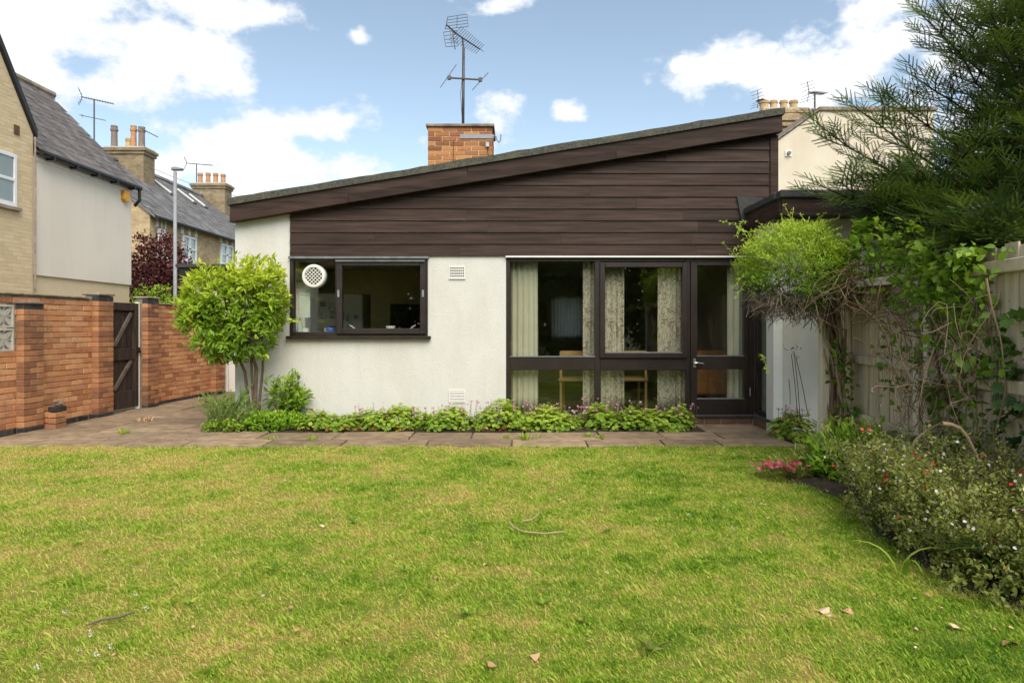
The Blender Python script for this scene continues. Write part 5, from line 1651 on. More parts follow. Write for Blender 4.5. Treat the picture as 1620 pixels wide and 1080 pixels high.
def clump(name, label, cat, c, r, n, size, mat, tmpl=T_LEAF, width=.45, per=7, up=.5, shell=.6, stems=0, stem_mat=None, part='foliage', floor_z=0.02, cut=None, spread=.9, group=None):
    t_ = thing(name, label, cat, (c[0], c[1], 0.0), group)
    cen_, o_ = ell_points(n, c, r, shell)
    k_ = cen_[:, 2] > floor_z
    if cut is not None: k_ &= cut(cen_)
    cen_, o_ = cen_[k_], unit(o_[k_] + np.array([0, 0, up]))
    p_, d_, n_2, s_ = whorls(cen_, o_, per, size, spread, size * .35)
    p_[:, 2] = np.maximum(p_[:, 2], floor_z)
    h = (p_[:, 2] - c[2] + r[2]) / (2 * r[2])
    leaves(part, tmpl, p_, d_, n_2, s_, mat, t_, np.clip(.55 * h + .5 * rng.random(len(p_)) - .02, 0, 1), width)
    if stems:
        m_ = MB()
        for _ in range(stems):
            e = Vector(cen_[rng.integers(len(cen_))]); b_ = Vector((c[0] + random.uniform(-.3, .3) * r[0], c[1] + random.uniform(-.3, .3) * r[1], 0))
            m_.cur = random.random(); m_.tube([b_, b_.lerp(e, .55) + Vector((random.uniform(-.04, .04), 0, .04)), e], [.009, .006, .003], 5)
        m_.build('stem', stem_mat or M['vine'], t_)
    return t_


inwall = lambda p: (p[:, 1] < FY - .04) | (p[:, 0] < -3.9)
# young laurel
lau = clump('laurel_shrub', 'small dark green laurel-like shrub right of the bare stems', 'shrub', (-2.98, 9.08, .36), (.27, .17, .30), 110, .10, M['lf_mid'], T_LEAF, .38, 7, .4, .9, 10, cut=inwall)
pos, d, nr_, s = whorls(np.array([(-2.93, 9.1, .70), (-2.86, 9.08, .64), (-2.95, 9.1, .58), (-3.22, 9.0, .60), (-3.15, 9.0, .48)]), np.tile([[.2, -.1, 1]], (5, 1)), 9, .10, 1.0)
leaves('top_shoot', T_LEAF, pos, d, nr_, s, M['lf_bright'], lau, None, .36)
mb = MB(); mb.tube([(-2.97, 9.1, .0), (-2.94, 9.1, .5), (-2.92, 9.1, .7)], [.014, .010, .005], 6); mb.build('stem', M['bark'], lau)

# rosemary
ros = thing('rosemary_bush', 'upright feathery rosemary bush at the left end of the bed', 'bush', (-3.62, 8.78, 0))
P_, D_, S_, R_ = [], [], [], []
stm = MB()
for k in range(64):
    b = np.array([-3.62 + rng.normal() * .13, 8.80 + rng.normal() * .07, 0.0])
    lean = np.array([rng.normal() * .28 - .05, rng.normal() * .15, 1.0]); L_ = rng.uniform(.22, .52)
    if k < 6: L_ = rng.uniform(.48, .60)
    curve = np.array([rng.normal() * .12, 0, 0])
    ts = np.linspace(.12, 1, int(L_ * 75))
    line = b + lean * L_ * ts[:, None] + curve * (ts ** 2)[:, None]
    stm.tube([b, b + lean * L_ * .5 + curve * .25, b + lean * L_ + curve], [.005, .004, .002], 4)
    for q in range(4):
        P_.append(line); D_.append(unit(np.array([0, 0, .9]) + rdir(len(ts)) * .9)); R_.append(.25 + .6 * ts + .2 * rng.random(len(ts)) - .1)
P_ = np.concatenate(P_); D_ = np.concatenate(D_); R_ = np.clip(np.concatenate(R_), 0, 1)
leaves('foliage', T_BLADE, P_, D_, rdir(len(P_)), .028 + .016 * rng.random(len(P_)), M['lf_rosemary'], ros, R_, .2)
stm.build('stem', M['vine'], ros)

# low ground cover under the shrub
gc = clump('oregano_mat', 'low bright green mat of small leaves under the evergreen shrub', 'ground cover', (-3.15, 8.88, .06), (.56, .23, .18), 1100, .034, M['lf_bright'], T_BROAD, .7, 6, .7, .35, cut=inwall, spread=.8)
clump('ground_ivy', 'small dark leafy patch spilling in front of the rosemary', 'ground cover', (-3.66, 8.66, .04), (.26, .09, .12), 220, .034, M['lf_mid'], T_BROAD, .7, 6, .7, .4)

# geranium hedge along the wall: seven plants
gx = [-2.32, -1.62, -0.92, -0.18, 0.56, 1.30, 2.02]
glab = ['pink-flowered geranium clump nearest the evergreen shrub', 'second geranium clump from the evergreen shrub', 'geranium clump below the louvred wall vent', 'geranium clump at the left end of the glazed wall',
        'geranium clump under the left glazed pane', 'geranium clump under the opening glazed pane', 'geranium clump ending the row beside the garden door']
for i, gxx in enumerate(gx):
    hh = (.16, .25, .21, .28, .22, .27, .24)[i]
    t_ = thing('geranium', glab[i], 'geranium', (gxx, 8.93, 0), 'geraniums along the bungalow wall')
    cen, o_ = ell_points(430, (gxx + random.uniform(-.06, .06), 8.93, .08), (random.uniform(.38, .50), .27, hh - .04), .4)
    k_ = (cen[:, 2] > .02) & (cen[:, 1] < FY - .03)
    cen, o_ = cen[k_], unit(o_[k_] + np.array([0, 0, .5]))
    n_ = len(cen)
    cen[:, 2] *= (1 + .22 * np.sin(cen[:, 0] * 9 + i))
    p_, d_, nn_, s_ = whorls(cen, o_, 4, .054, 1.1, .025)
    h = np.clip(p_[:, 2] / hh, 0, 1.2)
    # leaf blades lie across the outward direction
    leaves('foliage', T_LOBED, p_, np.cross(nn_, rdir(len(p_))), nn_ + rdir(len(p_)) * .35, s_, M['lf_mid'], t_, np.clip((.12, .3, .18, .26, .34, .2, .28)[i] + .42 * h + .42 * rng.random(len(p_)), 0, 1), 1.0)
    # flower stalks
    m_ = MB(); fpos = []
    for _ in range((6, 20, 34, 26, 34, 36, 26)[i]):
        x_ = gxx + random.uniform(-.40, .40); y_ = 8.93 + random.uniform(-.24, .12); z_ = hh + random.uniform(-.03, .12)
        m_.cur = .4; m_.tube([(x_ + random.uniform(-.04, .04), y_ + .03, hh * .5), (x_, y_, z_)], .0022, 4)
        for _ in range(random.choice((1, 1, 2, 3))):
            fpos.append((x_ + random.gauss(0, .016), y_ + random.gauss(0, .014), z_ + random.gauss(0, .014)))
    m_.build('flower_stalk', M['vine'], t_, kind='stuff')
    fpos = np.array(fpos)
    fn_ = unit(rdir(len(fpos)) + np.array([0, -.8, .7]))
    leaves('blossom', T_FLOWER, fpos, np.cross(fn_, rdir(len(fpos))), fn_, .030, M['fl_pink'], t_, None, 1.0)
    # reddish old leaves low at the front
    if i in (0, 1, 3):
        cen = np.stack([gxx + rng.normal(size=26) * .22, np.full(26, 8.70) + rng.normal(size=26) * .03, .03 + .05 * rng.random(26)], 1)
        nn_ = unit(rdir(26) * .6 + np.array([0, -.3, 1])); leaves('old_leaf', T_LOBED, cen, np.cross(nn_, rdir(26)), nn_, .05, M['lf_red'], t_, None, 1.0)

# geranium by the extension corner
t_ = thing('geranium', 'reddening geranium clump at the corner of the white extension wall', 'geranium', (3.35, 8.15, 0))
cen, o_ = ell_points(330, (3.38, 8.22, .08), (.26, .24, .22), .4)
k_ = (cen[:, 2] > .02) & (cen[:, 1] < EY - .03); cen, o_ = cen[k_], unit(o_[k_] + np.array([0, 0, .5]))
p_, d_, nn_, s_ = whorls(cen, o_, 3, .055, 1.1, .02)
rr_ = rng.random(len(p_))
k_ = rr_ < .85
leaves('foliage', T_LOBED, p_[k_], np.cross(nn_, rdir(len(p_)))[k_], nn_[k_], s_[k_], M['lf_lime'], t_, .1 + .6 * rng.random(k_.sum()), 1.0)
leaves('old_leaf', T_LOBED, p_[~k_], np.cross(nn_, rdir(len(p_)))[~k_], nn_[~k_], s_[~k_], M['lf_red'], t_, None, 1.0)
m_ = MB(); fpos = []
for _ in range(16):
    x_, y_, z_ = 3.38 + random.uniform(-.2, .22), 8.22 + random.uniform(-.2, .15), .30 + random.uniform(0, .12)
    m_.tube([(x_, y_, .15), (x_, y_, z_)], .002, 4); fpos += [(x_ + random.gauss(0, .015), y_, z_ + random.gauss(0, .012)) for _ in range(2)]
m_.build('flower_stalk', M['vine'], t_, kind='stuff')
fpos = np.array(fpos); fn_ = unit(rdir(len(fpos)) + np.array([0, -.8, .7])); leaves('blossom', T_FLOWER, fpos, np.cross(fn_, rdir(len(fpos))), fn_, .03, M['fl_pink'], t_, None, 1.0)

# purple-leaved tree
pt_ = thing('purple_tree', 'dark purple-leaved tree behind the brick wall and lamp post', 'tree', (wx(250, 20.5), 20.5, 0))
pcx, pcy, pcz = wx(250, 20.5), 20.5, 2.55
mb = MB(); mb.tube([(pcx, pcy, -.05), (pcx + .04, pcy, 1.2), (pcx - .05, pcy, 2.4), (pcx, pcy, 3.4)], [.11, .09, .06, .02], 8)
for k in range(16):
    e, _ = ell_points(1, (pcx, pcy, pcz), (.9, .8, 1.3), .3); e = Vector(e[0]); mb.tube([(pcx, pcy, 1.3 + k * .08), Vector((pcx, pcy, 1.7 + k * .08)).lerp(e, .5), e], [.03, .018, .006], 5)
mb.build('trunk', M['bark_dark'], pt_)
cen, o_ = ell_points(1500, (pcx, pcy, pcz), (1.0, .9, 1.55), .6)
k2 = np.sin(cen[:, 0] * 6) * np.sin(cen[:, 2] * 5 + 1) * np.sin(cen[:, 1] * 5) > -.45
cen, o_ = cen[k2], unit(o_[k2] + np.array([0, 0, .4]))
p_, d_, nn_, s_ = whorls(cen, o_, 7, .12, 1.2, .07)
leaves('crown', T_LEAF, p_, d_, nn_, s_, M['lf_purple'], pt_, None, .55)
clump('hedge_shrub', 'bright green shrub showing over the brick wall beside the purple tree', 'shrub', (wx(245, 17.5), 17.5, 1.5), (.75, .5, .85), 330, .10, M['lf_bright'], T_LEAF, .5, 7, .5, .6, 8, floor_z=.1)

# --- yew at the right
yew = thing('yew_tree', 'dark feathery yew tree overhanging the fence at the right', 'tree', (6.1, 7.5, 0))
YP = 6.9
yv = lambda px, py, Y=YP: Vector((wx(px, Y), Y, wz(py, Y)))
mb = MB(); mb.tube([(6.1, 7.5, -.05), (6.05, 7.45, 1.2), (5.95, 7.4, 2.6), (6.0, 7.4, 4.2), (6.1, 7.4, 6.0)], [.20, .17, .14, .10, .04], 10); mb.build('trunk', M['bark_dark'], yew, smooth=True)
tipsl = [  # start height on the trunk, tip column, tip row, tip depth, droop
    (1.9, 1297, 291, 6.7, .10), (2.3, 1296, 196, 7.1, .10), (2.5, 1350, 172, 6.8, .10),
    (2.7, 1392, 150, 6.9, .06), (2.8, 1452, 116, 7.0, .02), (2.2, 1350, 300, 6.3, .15),
    (1.9, 1360, 330, 6.8, .12), (1.7, 1400, 360, 6.6, .15), (1.6, 1450, 385, 6.4, .15), (1.9, 1470, 330, 6.1, .15), (2.3, 1440, 260, 6.2, .12),
    (2.6, 1500, 220, 6.2, .12), (1.7, 1520, 380, 6.0, .12), (2.0, 1540, 330, 5.8, .12), (2.4, 1560, 270, 5.8, .12), (1.7, 1600, 370, 5.7, .1),
    (3.6, 1465, 24, 6.9, .14), (3.4, 1500, 70, 6.8, .14), (3.8, 1478, 2, 6.7, .12),
    (3.9, 1520, -30, 6.7, .1), (4.0, 1560, 20, 6.2, .12), (3.6, 1580, 70, 6.0, .12), (4.2, 1600, -30, 6.0, .1), (3.2, 1600, 140, 5.9, .1),
    (2.9, 1620, 200, 5.9, .1), (2.4, 1640, 260, 5.7, .1), (3.7, 1640, 60, 5.9, .1), (4.4, 1660, -60, 6.0, .1), (2.2, 1480, 290, 7.6, .1), 
    (2.0, 1420, 320, 7.5, .1), (1.8, 1550, 350, 7.4, .1),
    (1.7, 1380, 345, 7.3, .12), (1.75, 1480, 372, 6.9, .14), (1.65, 1560, 395, 6.6, .12), (1.9, 1590, 320, 6.9, .12),
    (2.2, 1478, 392, 5.35, .02), (2.2, 1515, 412, 5.0, .02), (2.2, 1548, 398, 4.8, .0), (2.3, 1500, 352, 5.2, .05), (2.3, 1560, 362, 4.9, .03), (2.4, 1595, 352, 4.7, .02), (2.5, 1540, 320, 5.2, .06), (2.1, 1440, 398, 5.8, .03)]
limb = MB()
SP, SD, SN, SS = [], [], [], []


def shoots(path, n, size, side):
    """flat sprays set alternately along a limb"""
    path = [np.array(p) for p in path]
    for j in range(n):
        u = .16 + .84 * (j + .5) / n
        q = u * (len(path) - 1); i = min(int(q), len(path) - 2); f = q - i
        p = path[i] * (1 - f) + path[i + 1] * f
        t_ = unit(path[i + 1] - path[i])
        sv = unit(np.cross(t_, [0, 0, 1.0]))
        ang = rng.uniform(.5, 1.05) * (1 - .55 * u)
        dd = unit(t_ * math.cos(ang) + sv * (1 if j % 2 else -1) * math.sin(ang) + np.array([0, 0, rng.uniform(-.05, .38)]) + rng.normal(size=3) * .12)
        SP.append(p); SD.append(dd); SN.append(unit(np.array([0, 0, 1.0]) + rng.normal(size=3) * .3)); SS.append(size * rng.uniform(.7, 1.15) * (1.1 - .3 * u))


for (h0, px, py, Yt, dr_) in tipsl:
    s0 = Vector((6.0, 7.42, h0)); e = yv(px, py, Yt)
    L_ = (e - s0).length
    path = []
    for k in range(9):
        u = k / 8
        p = s0.lerp(e, u); p.z += -dr_ * L_ * math.sin(math.pi * u) * .8 + .05 * L_ * u * u * math.sin(math.pi * u)
        path.append(p + Vector((rng.normal() * .02, rng.normal() * .03, rng.normal() * .02)))
    limb.tube(path, [.020 * (1 - .85 * k / 8) + .003 for k in range(9)], 6)
    shoots(path, int(12 + L_ * 5), .36, 1)
    # side limbs
    for k in (3, 4, 5, 6, 7):
        for sgn in (-1, 1):
            b = path[k]; t_ = (path[k + 1] - path[k - 1]).normalized(); sv = t_.cross(Vector((0, 0, 1))).normalized() * sgn
            l2 = L_ * .26 * rng.uniform(.6, 1.1) * (1.15 - k * .08)
            e2 = b + (t_ * .75 + sv * .7 + Vector((0, 0, rng.uniform(-.12, .28)))).normalized() * l2
            p2 = [b, b.lerp(e2, .35) + Vector((0, 0, -.02)), b.lerp(e2, .7) + Vector((0, 0, -.02)), e2]
            limb.tube(p2, [.007, .006, .004, .002], 4)
            shoots(p2, int(3 + l2 * 6), .32, sgn)
    SP.append(np.array(e)); SD.append(unit(np.array(e - path[-2]))); SN.append(np.array([0, 0, 1.0])); SS.append(.30)
limb.build('limb', M['bark_dark'], yew)
for (pcx_, pcy_, Yc, a_, b_, c_, n_) in ((1610, 265, 6.8, 100, 100, .8, 480), (1690, 40, 6.8, 100, 100, .8, 260), (1520, 335, 6.6, 120, 55, .8, 380), (1420, 300, 6.8, 80, 45, .5, 120), (1600, 370, 5.6, 70, 35, .5, 120), (1585, 380, 4.9, 55, 20, .25, 90)):
    q = rdir(n_) * (rng.random(n_) ** .45)[:, None]
    for v in q:
        Y_ = Yc + v[1] * c_
        SP.append(np.array([wx(pcx_ + v[0] * a_, Y_), Y_, wz(pcy_ - v[2] * b_, Y_)]))
        SD.append(unit(np.array([-.75 + v[0] * .5, v[1] * .6 - .25, .05 + v[2] * .3]) + rng.normal(size=3) * .35)); SN.append(unit(np.array([0, -.15, 1.0]) + rng.normal(size=3) * .3)); SS.append(rng.uniform(.28, .44))
# one spray: axis with side shoots and two ranks of needles; triangles only
spv, spf = [], []


def sp_needles(a, d, L_, n, nl):
    d = d / np.linalg.norm(d); s_ = np.array([d[1], -d[0], 0])
    for j in range(n):
        u = (j + .5) / n
        for sg_ in (-1, 1):
            b = a + d * L_ * u; dd = unit(d * .62 + s_ * sg_ * .8 + np.array([0, 0, rng.uniform(-.05, .3)]))
            l2 = nl * (1 - .35 * u) * rng.uniform(.85, 1.15); w_ = d * .0160
            i = len(spv); spv.extend([b - w_, b + w_, b + dd * l2]); spf.append((i, i + 1, i + 2))


sp_needles(np.array([0, .0, 0.]), np.array([0, 1., 0]), 1.0, 32, .056)
for k in range(3):
    u = .08 + .20 * k
    for sg_ in (-1, 1):
        dirv = np.array([sg_ * .62, .80, rng.uniform(-.05, .14)])
        sp_needles(np.array([0, u + (.08 if sg_ > 0 else 0), 0.]), dirv, .56 * (1.05 - u * .6), 17, .052)
T_SPRAY = (np.array(spv), np.array(spf))
SP, SD, SN, SS = map(np.array, (SP, SD, SN, SS))
tone = np.clip(.36 + .28 * rng.normal(size=len(SP)) + .20 * (SP[:, 2] - 2.2) / 1.5 + .25 * (5.2 - SP[:, 0]) / 2.2, 0, 1)  # lit and shaded sprays put into the colour: lighter up and left
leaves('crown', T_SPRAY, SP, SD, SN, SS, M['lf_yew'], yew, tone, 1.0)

# --- garden arch and climbers
arch = thing('garden_arch', 'pale weathered timber arch post beside the climber trunk', 'garden arch', (3.19, 7.0, 0))
mb = MB(); mb.box(3.155, 3.24, 6.96, 7.04, -.05, 1.72); mb.build('post', M['post'], arch, bevel=.006)
mb = MB(); mb.box(3.30, 3.38, 5.55, 5.63, -.05, 1.72); mb.build('post', M['post'], arch, bevel=.006)
mb = MB(); mb.obox((3.18, 7.06, 1.722), Vector((.16, -1.52, 0)), (.05, .005, 0), (0, 0, .07)); mb.build('beam', M['post'], arch)

MY = 6.9
mnd = thing('climbing_mound', 'domed light green climber with wispy shoots on top of the arch', 'climber', (wx(1330, MY), MY, 0))
mc = (wx(1258, MY), MY, wz(436, MY)); mr = (.56, .50, .53)
# twisted trunk
mb = MB()
for k in range(17):
    x0 = 3.30 + random.uniform(-.07, .09); y0 = 6.98 + random.uniform(-.08, .06)
    pts = []
    ph = random.random() * 6
    for j in range(9):
        u = j / 8
        pts.append((x0 + .035 * math.sin(ph + u * 9) + (-.10 * max(0, u - .7) * 4 * random.random()), y0 + .035 * math.cos(ph + u * 8), u * random.uniform(1.35, 1.6)))
    mb.cur = random.uniform(.2, 1); mb.tube(pts, [random.uniform(.010, .022)] * 9, 5)
mb.build('trunk', M['vine'], mnd, smooth=True)
# dead underside
mb = MB()
for k in range(620):
    th, ph = random.uniform(0, 2 * math.pi), random.uniform(.30, 1.0)
    r_ = random.uniform(.4, .98)
    p = Vector((mc[0] + .04 + mr[0] * 1.0 * r_ * math.cos(th), mc[1] + mr[1] * .9 * r_ * math.sin(th), mc[2] - .08 - mr[2] * .78 * ph * math.sqrt(1.03 - r_ * r_ * .8)))
    dv_ = Vector((math.cos(th) * .7 + random.gauss(0, .6), math.sin(th) * .5 + random.gauss(0, .5), random.gauss(-.25, .5))).normalized() * random.uniform(.10, .26)
    mb.cur = random.random()
    mb.tube([p - dv_ * .5, p + Vector((0, 0, .012)), p + dv_ * .5 - Vector((0, 0, .02))], [.0045, .0035, .002], 4, cap=False)
mb.build('dead_twigs', M['dead'], mnd, kind='stuff')
cen, o_ = ell_points(3300, mc, mr, .42)
k_ = cen[:, 2] > mc[2] - .20 + .14 * np.sin(cen[:, 0] * 8)
cen, o_ = cen[k_], unit(o_[k_] + np.array([0, 0, .6]))
p_, d_, nn_, s_ = whorls(cen, o_, 8, .036, 1.0, .022)
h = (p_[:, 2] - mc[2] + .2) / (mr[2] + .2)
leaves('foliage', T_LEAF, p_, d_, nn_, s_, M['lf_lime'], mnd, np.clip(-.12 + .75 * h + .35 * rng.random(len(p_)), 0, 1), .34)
# wispy shoots
m_ = MB(); P_, D_ = [], []
for k in range(120):
    th = random.uniform(0, 2 * math.pi); el_ = random.uniform(.05, 1.45)
    b = np.array([mc[0] + mr[0] * .9 * math.cos(th) * math.cos(el_), mc[1] + mr[1] * .9 * math.sin(th) * math.cos(el_), mc[2] + mr[2] * .9 * math.sin(el_)])
    dd = unit(np.array([math.cos(th) * math.cos(el_), math.sin(th) * math.cos(el_) * .6, .75]) + rng.normal(size=3) * .3)
    L_ = random.uniform(.08, .24) * (1.5 if k % 9 == 0 else 1)
    cv = rng.normal(size=3) * .05 + np.array([0, 0, -.05])
    ts = np.linspace(0, 1, 6)
    pts = b + dd * L_ * ts[:, None] + cv * (ts ** 2)[:, None]
    m_.cur = .8; m_.tube([Vector(q) for q in pts], .0022, 4, cap=False)
    for q in pts[1:]:
        for _ in range(3): P_.append(q); D_.append(unit(dd * .7 + rdir(1)[0]))
m_.build('shoot_stem', M['lf_lime'], mnd, kind='stuff')
leaves('shoot_leaf', T_LEAF, np.array(P_), np.array(D_), rdir(len(P_)), .034, M['lf_lime'], mnd, .45 + .55 * rng.random(len(P_)), .32)
# long shoots reaching over to the house
m_ = MB(); P_, D_ = [], []
for (pa, ya, pb, yb_) in ((1200, 385, 1142, 350), (1195, 400, 1160, 395), (1190, 395, 1168, 362), (1205, 420, 1160, 455), (1200, 560, 1215, 590), (1190, 440, 1166, 470), (1180, 350, 1165, 372)):
    a, b = yv(pa, ya, MY), yv(pb, yb_, MY - .1)
    pts = [a.lerp(b, u) + Vector((0, 0, .05 * math.sin(math.pi * u))) for u in np.linspace(0, 1, 9)]
    m_.cur = .8; m_.tube(pts, .0022, 4, cap=False)
    for q in pts[1:]:
        for _ in range(3): P_.append(np.array(q)); D_.append(unit(np.array((b - a).normalized()) * .5 + rdir(1)[0]))
m_.build('long_shoot', M['lf_lime'], mnd, kind='stuff')
leaves('shoot_leaf', T_LEAF, np.array(P_), np.array(D_), rdir(len(P_)), .036, M['lf_lime'], mnd, .4 + .6 * rng.random(len(P_)), .34)

# verbena stems hanging before the white wall
ver = thing('verbena', 'thin dark verbena stems rising before the white extension wall', 'plant', (wx(1262, 7.6), 7.6, 0))
mb = MB()
for (a, b, c_, d) in ((1262, 660, 1252, 560), (1266, 662, 1256, 555), (1278, 655, 1259, 565), (1250, 640, 1248, 600)):
    mb.tube([yv(a, b, 7.6), yv((a + c_) / 2 + 1, (b + d) / 2, 7.6), yv(c_, d, 7.6)], .004, 5)
mb.build('stem', M['bark_dark'], ver)
fpos = np.array([yv(px + random.gauss(0, 3), py + random.gauss(0, 3), 7.6) for px, py in ((1252, 558), (1256, 553), (1259, 563), (1244, 552), (1262, 548)) for _ in range(5)])
leaves('blossom', T_FLOWER, fpos, rdir(len(fpos)), rdir(len(fpos)), .022, M['fl_purple'], ver, None, 1.0)

# honeysuckle: leafy top, tangle of bare stems
hon = thing('honeysuckle', 'honeysuckle with broad leaves and tangled bare stems over the fence', 'climber', (3.4, 6.3, 0))


def fY(px):        # depth of the fence face at an image column
    k_ = (px - 810) / F
    return FA.y + FU.y * (k_ * FA.y - FA.x) / (FU.x - k_ * FU.y)


def spot(px, py, Y, s=0.0):
    return np.array([wx(px, Y) + rng.normal() * s, Y + rng.normal() * s * 1.5, wz(py, Y) + rng.normal() * s])


anch = []
for _ in range(215):
    u = rng.random()
    px = 1285 + 235 * u; top = 372 + 20 * math.sin(u * 9) + 40 * abs(u - .35); bot = 470 + 20 * u
    anch.append(spot(px, top + (bot - top) * rng.random() ** 1.3, min(6.8, fY(px) - .12 - .3 * rng.random()), .05))
for _ in range(150):
    u = rng.random(); px = 1455 + 100 * rng.random(); anch.append(spot(px, 400 + 320 * u ** 1.3, fY(px) - .12 - .25 * rng.random(), .04))
for _ in range(24):
    px = 1380 + 90 * rng.random(); anch.append(spot(px, 480 + 230 * rng.random(), fY(px) - .15, .04))
for _ in range(26):
    anch.append(spot(1322 + 25 * rng.random(), 540 + 150 * rng.random(), 6.85, .03))
anch = np.array(anch)
p_, d_, nn_, s_ = whorls(anch, unit(rdir(len(anch)) + np.array([0, -.2, .6])), 6, .072, 1.3, .035)
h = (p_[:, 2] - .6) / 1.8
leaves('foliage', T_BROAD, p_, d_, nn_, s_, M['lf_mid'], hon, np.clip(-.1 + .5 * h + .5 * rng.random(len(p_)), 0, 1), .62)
# light big leaves on top
anch2 = np.array([spot(px, py, 6.6, .03) for px, py in ((1365, 350), (1390, 362), (1400, 340), (1360, 372), (1420, 370), (1330, 400), (1345, 385), (1405, 395), (1440, 385), (1460, 400), (1310, 410), (1455, 415), (1375, 395), (1300, 430), (1430, 420), (1350, 420)) for _ in range(2)])
p_, d_, nn_, s_ = whorls(anch2, unit(rdir(len(anch2)) + np.array([0, -.3, .8])), 6, .11, 1.2, .03)
leaves('top_leaf', T_BROAD, p_, d_, nn_, s_, M['lf_bright'], hon, None, .6)
mb = MB()


def stem_arc(a, b, sag, r0, wob=.05, n=9):
    a, b = Vector(a), Vector(b); pts = []
    o1 = Vector(rng.normal(size=3)) * wob; o2 = Vector(rng.normal(size=3)) * wob
    for k in range(n):
        u = k / (n - 1); p = a.lerp(b, u); w_ = math.sin(math.pi * u)
        pts.append(p + Vector((0, 0, sag)) * w_ + o1 * w_ + o2 * math.sin(2 * math.pi * u))
    mb.cur = random.random()
    mb.tube(pts, [r0 * (1 - .6 * k / (n - 1)) for k in range(n)], 5, cap=False)


for k in range(120):     # woven band under the leaves
    x0 = random.uniform(1300, 1480)
    stem_arc(spot(x0, random.uniform(425, 480), 6.7 - (x0 - 1300) * .005, .04), spot(x0 + random.uniform(-90, 90), random.uniform(420, 520), 6.6 - (x0 - 1300) * .005, .04), random.uniform(-.06, .1), random.uniform(.003, .007), .06)
for k in range(105):      # hanging tangle
    x0 = random.uniform(1430, 1560); Y0 = fY(x0) - .12 - .3 * random.random()
    stem_arc(spot(x0, random.uniform(430, 640), Y0, .04), spot(x0 + random.uniform(-70, 80), random.uniform(520, 740), Y0 - .2 * random.random(), .04), random.uniform(-.15, .15), random.uniform(.002, .0055), .08)
for k in range(26):      # arcs across the pale panel
    stem_arc(spot(random.uniform(1340, 1420), random.uniform(470, 560), 6.1, .04), spot(random.uniform(1430, 1520), random.uniform(500, 700), 5.15, .04), random.uniform(0, .25), random.uniform(.003, .006), .06)
for (a, b, Y, r_) in (((1560, 440), (1590, 600), 4.3, .008), ((1592, 600), (1575, 740), 4.25, .008), ((1440, 730), (1500, 640), 5.0, .015), ((1500, 640), (1470, 480), 5.0, .013), ((1380, 622), (1480, 612), 5.3, .009), ((1490, 670), (1585, 760), 4.4, .015), ((1520, 560), (1540, 700), 4.6, .010)):
    stem_arc(spot(*a, Y), spot(*b, Y), .02, r_, .03)
mb.build('stem', M['vine'], hon, smooth=True)
# ivy on the near fence panel
clump('ivy', 'ivy trailing down the near fence panel at the right edge', 'ivy', (wx(1612, 4.35), 4.32, 1.05), (.09, .14, .55), 60, .075, M['lf_deep'], T_LOBED, 1.0, 4, .1, .9)

# bright leafy clump and border plants
clump('phlox_clump', 'bright green leafy clump at the foot of the arch', 'plant', (wx(1345, 6.1), 6.1, .15), (.36, .30, .30), 240, .105, M['lf_bright'], T_LEAF, .26, 7, 1.2, .8, 12)
dia = clump('dianthus', 'small silvery plant with crimson flowers at the lawn edge', 'plant', (wx(1236, 6.05), 6.05, .05), (.24, .13, .10), 90, .07, M['lf_sage'], T_BLADE, .08, 8, .9, .7)
fpos = np.stack([wx(1225, 6.05) + rng.normal(size=60) * .10, 6.0 + rng.normal(size=60) * .05, .11 + rng.random(60) * .05], 1)
fn_ = unit(rdir(60) * .6 + np.array([0, -.6, 1])); leaves('blossom', T_FLOWER, fpos, np.cross(fn_, rdir(60)), fn_, .044, M['fl_crimson'], dia, None, 1.0)
clump('wallflower', 'dull dark leafy plant between the crimson flowers and the bright clump', 'plant', (wx(1268, 6.2), 6.2, .08), (.16, .15, .17), 80, .06, M['lf_sage'], T_LEAF, .25, 7, .8, .8, 10)

# salvia: airy mass of fine leaves with red and white flowers
sal = thing('salvia_bush', 'airy salvia bush with small red and white flowers at the right edge', 'bush', (2.72, 4.4, 0))
mb = MB(); P_, D_, H_ = [], [], []
FW, FR = [], []
for k in range(950):
    b = np.array([2.84 + rng.normal() * .19, 4.18 + rng.normal() * .40, 0.0])
    az2 = rng.uniform(0, 2 * math.pi)
    lean = unit(np.array([math.cos(az2) * .75 - .12, math.sin(az2) * .9 - .12, rng.uniform(.35, 1.2)]))
    L_ = rng.uniform(.35, .92)
    sag = np.array([0, 0, -.10 * rng.random()])
    ts = np.linspace(0, 1, 6)
    line = b + lean * L_ * ts[:, None] + sag * (ts ** 2)[:, None]
    if line[-1][0] < bed_edge(line[-1][1]) - .18: continue
    line[:, 2] = np.maximum(line[:, 2], .02)
    mb.cur = random.random() * .7
    mb.tube([Vector(q) for q in line], [.004, .0035, .003, .0025, .002, .0015], 4, cap=False)
    for q in range(20):
        u = rng.uniform(.2, 1)
        base = b + lean * L_ * u + sag * u * u
        for _ in range(5):
            P_.append(base + rng.normal(size=3) * .022); D_.append(unit(lean * .4 + rdir(1)[0])); H_.append(u)
    e = line[-1]
    r_ = rng.random()
    if r_ < .26:
        for _ in range(rng.integers(1, 3)): FW.append(e + rng.normal(size=3) * .02 + np.array([0, 0, .01]))
    if r_ < .05 or r_ > .95:
        for _ in range(rng.integers(1, 3)): FR.append(e + rng.normal(size=3) * .012)
P_, D_, H_ = np.array(P_), np.array(D_), np.array(H_)
P_[:, 2] = np.maximum(P_[:, 2], .015)
leaves('foliage', T_LEAF, P_, D_, rdir(len(P_)) + np.array([0, 0, .8]), (.018 + .016 * rng.random(len(P_))), M['lf_sage'], sal, np.clip(.2 * rng.normal(size=len(P_)) + .2 + .42 * H_ + .25 * (P_[:, 2] - .3), 0, 1), .5)
mb.build('stem', M['dead'], sal)
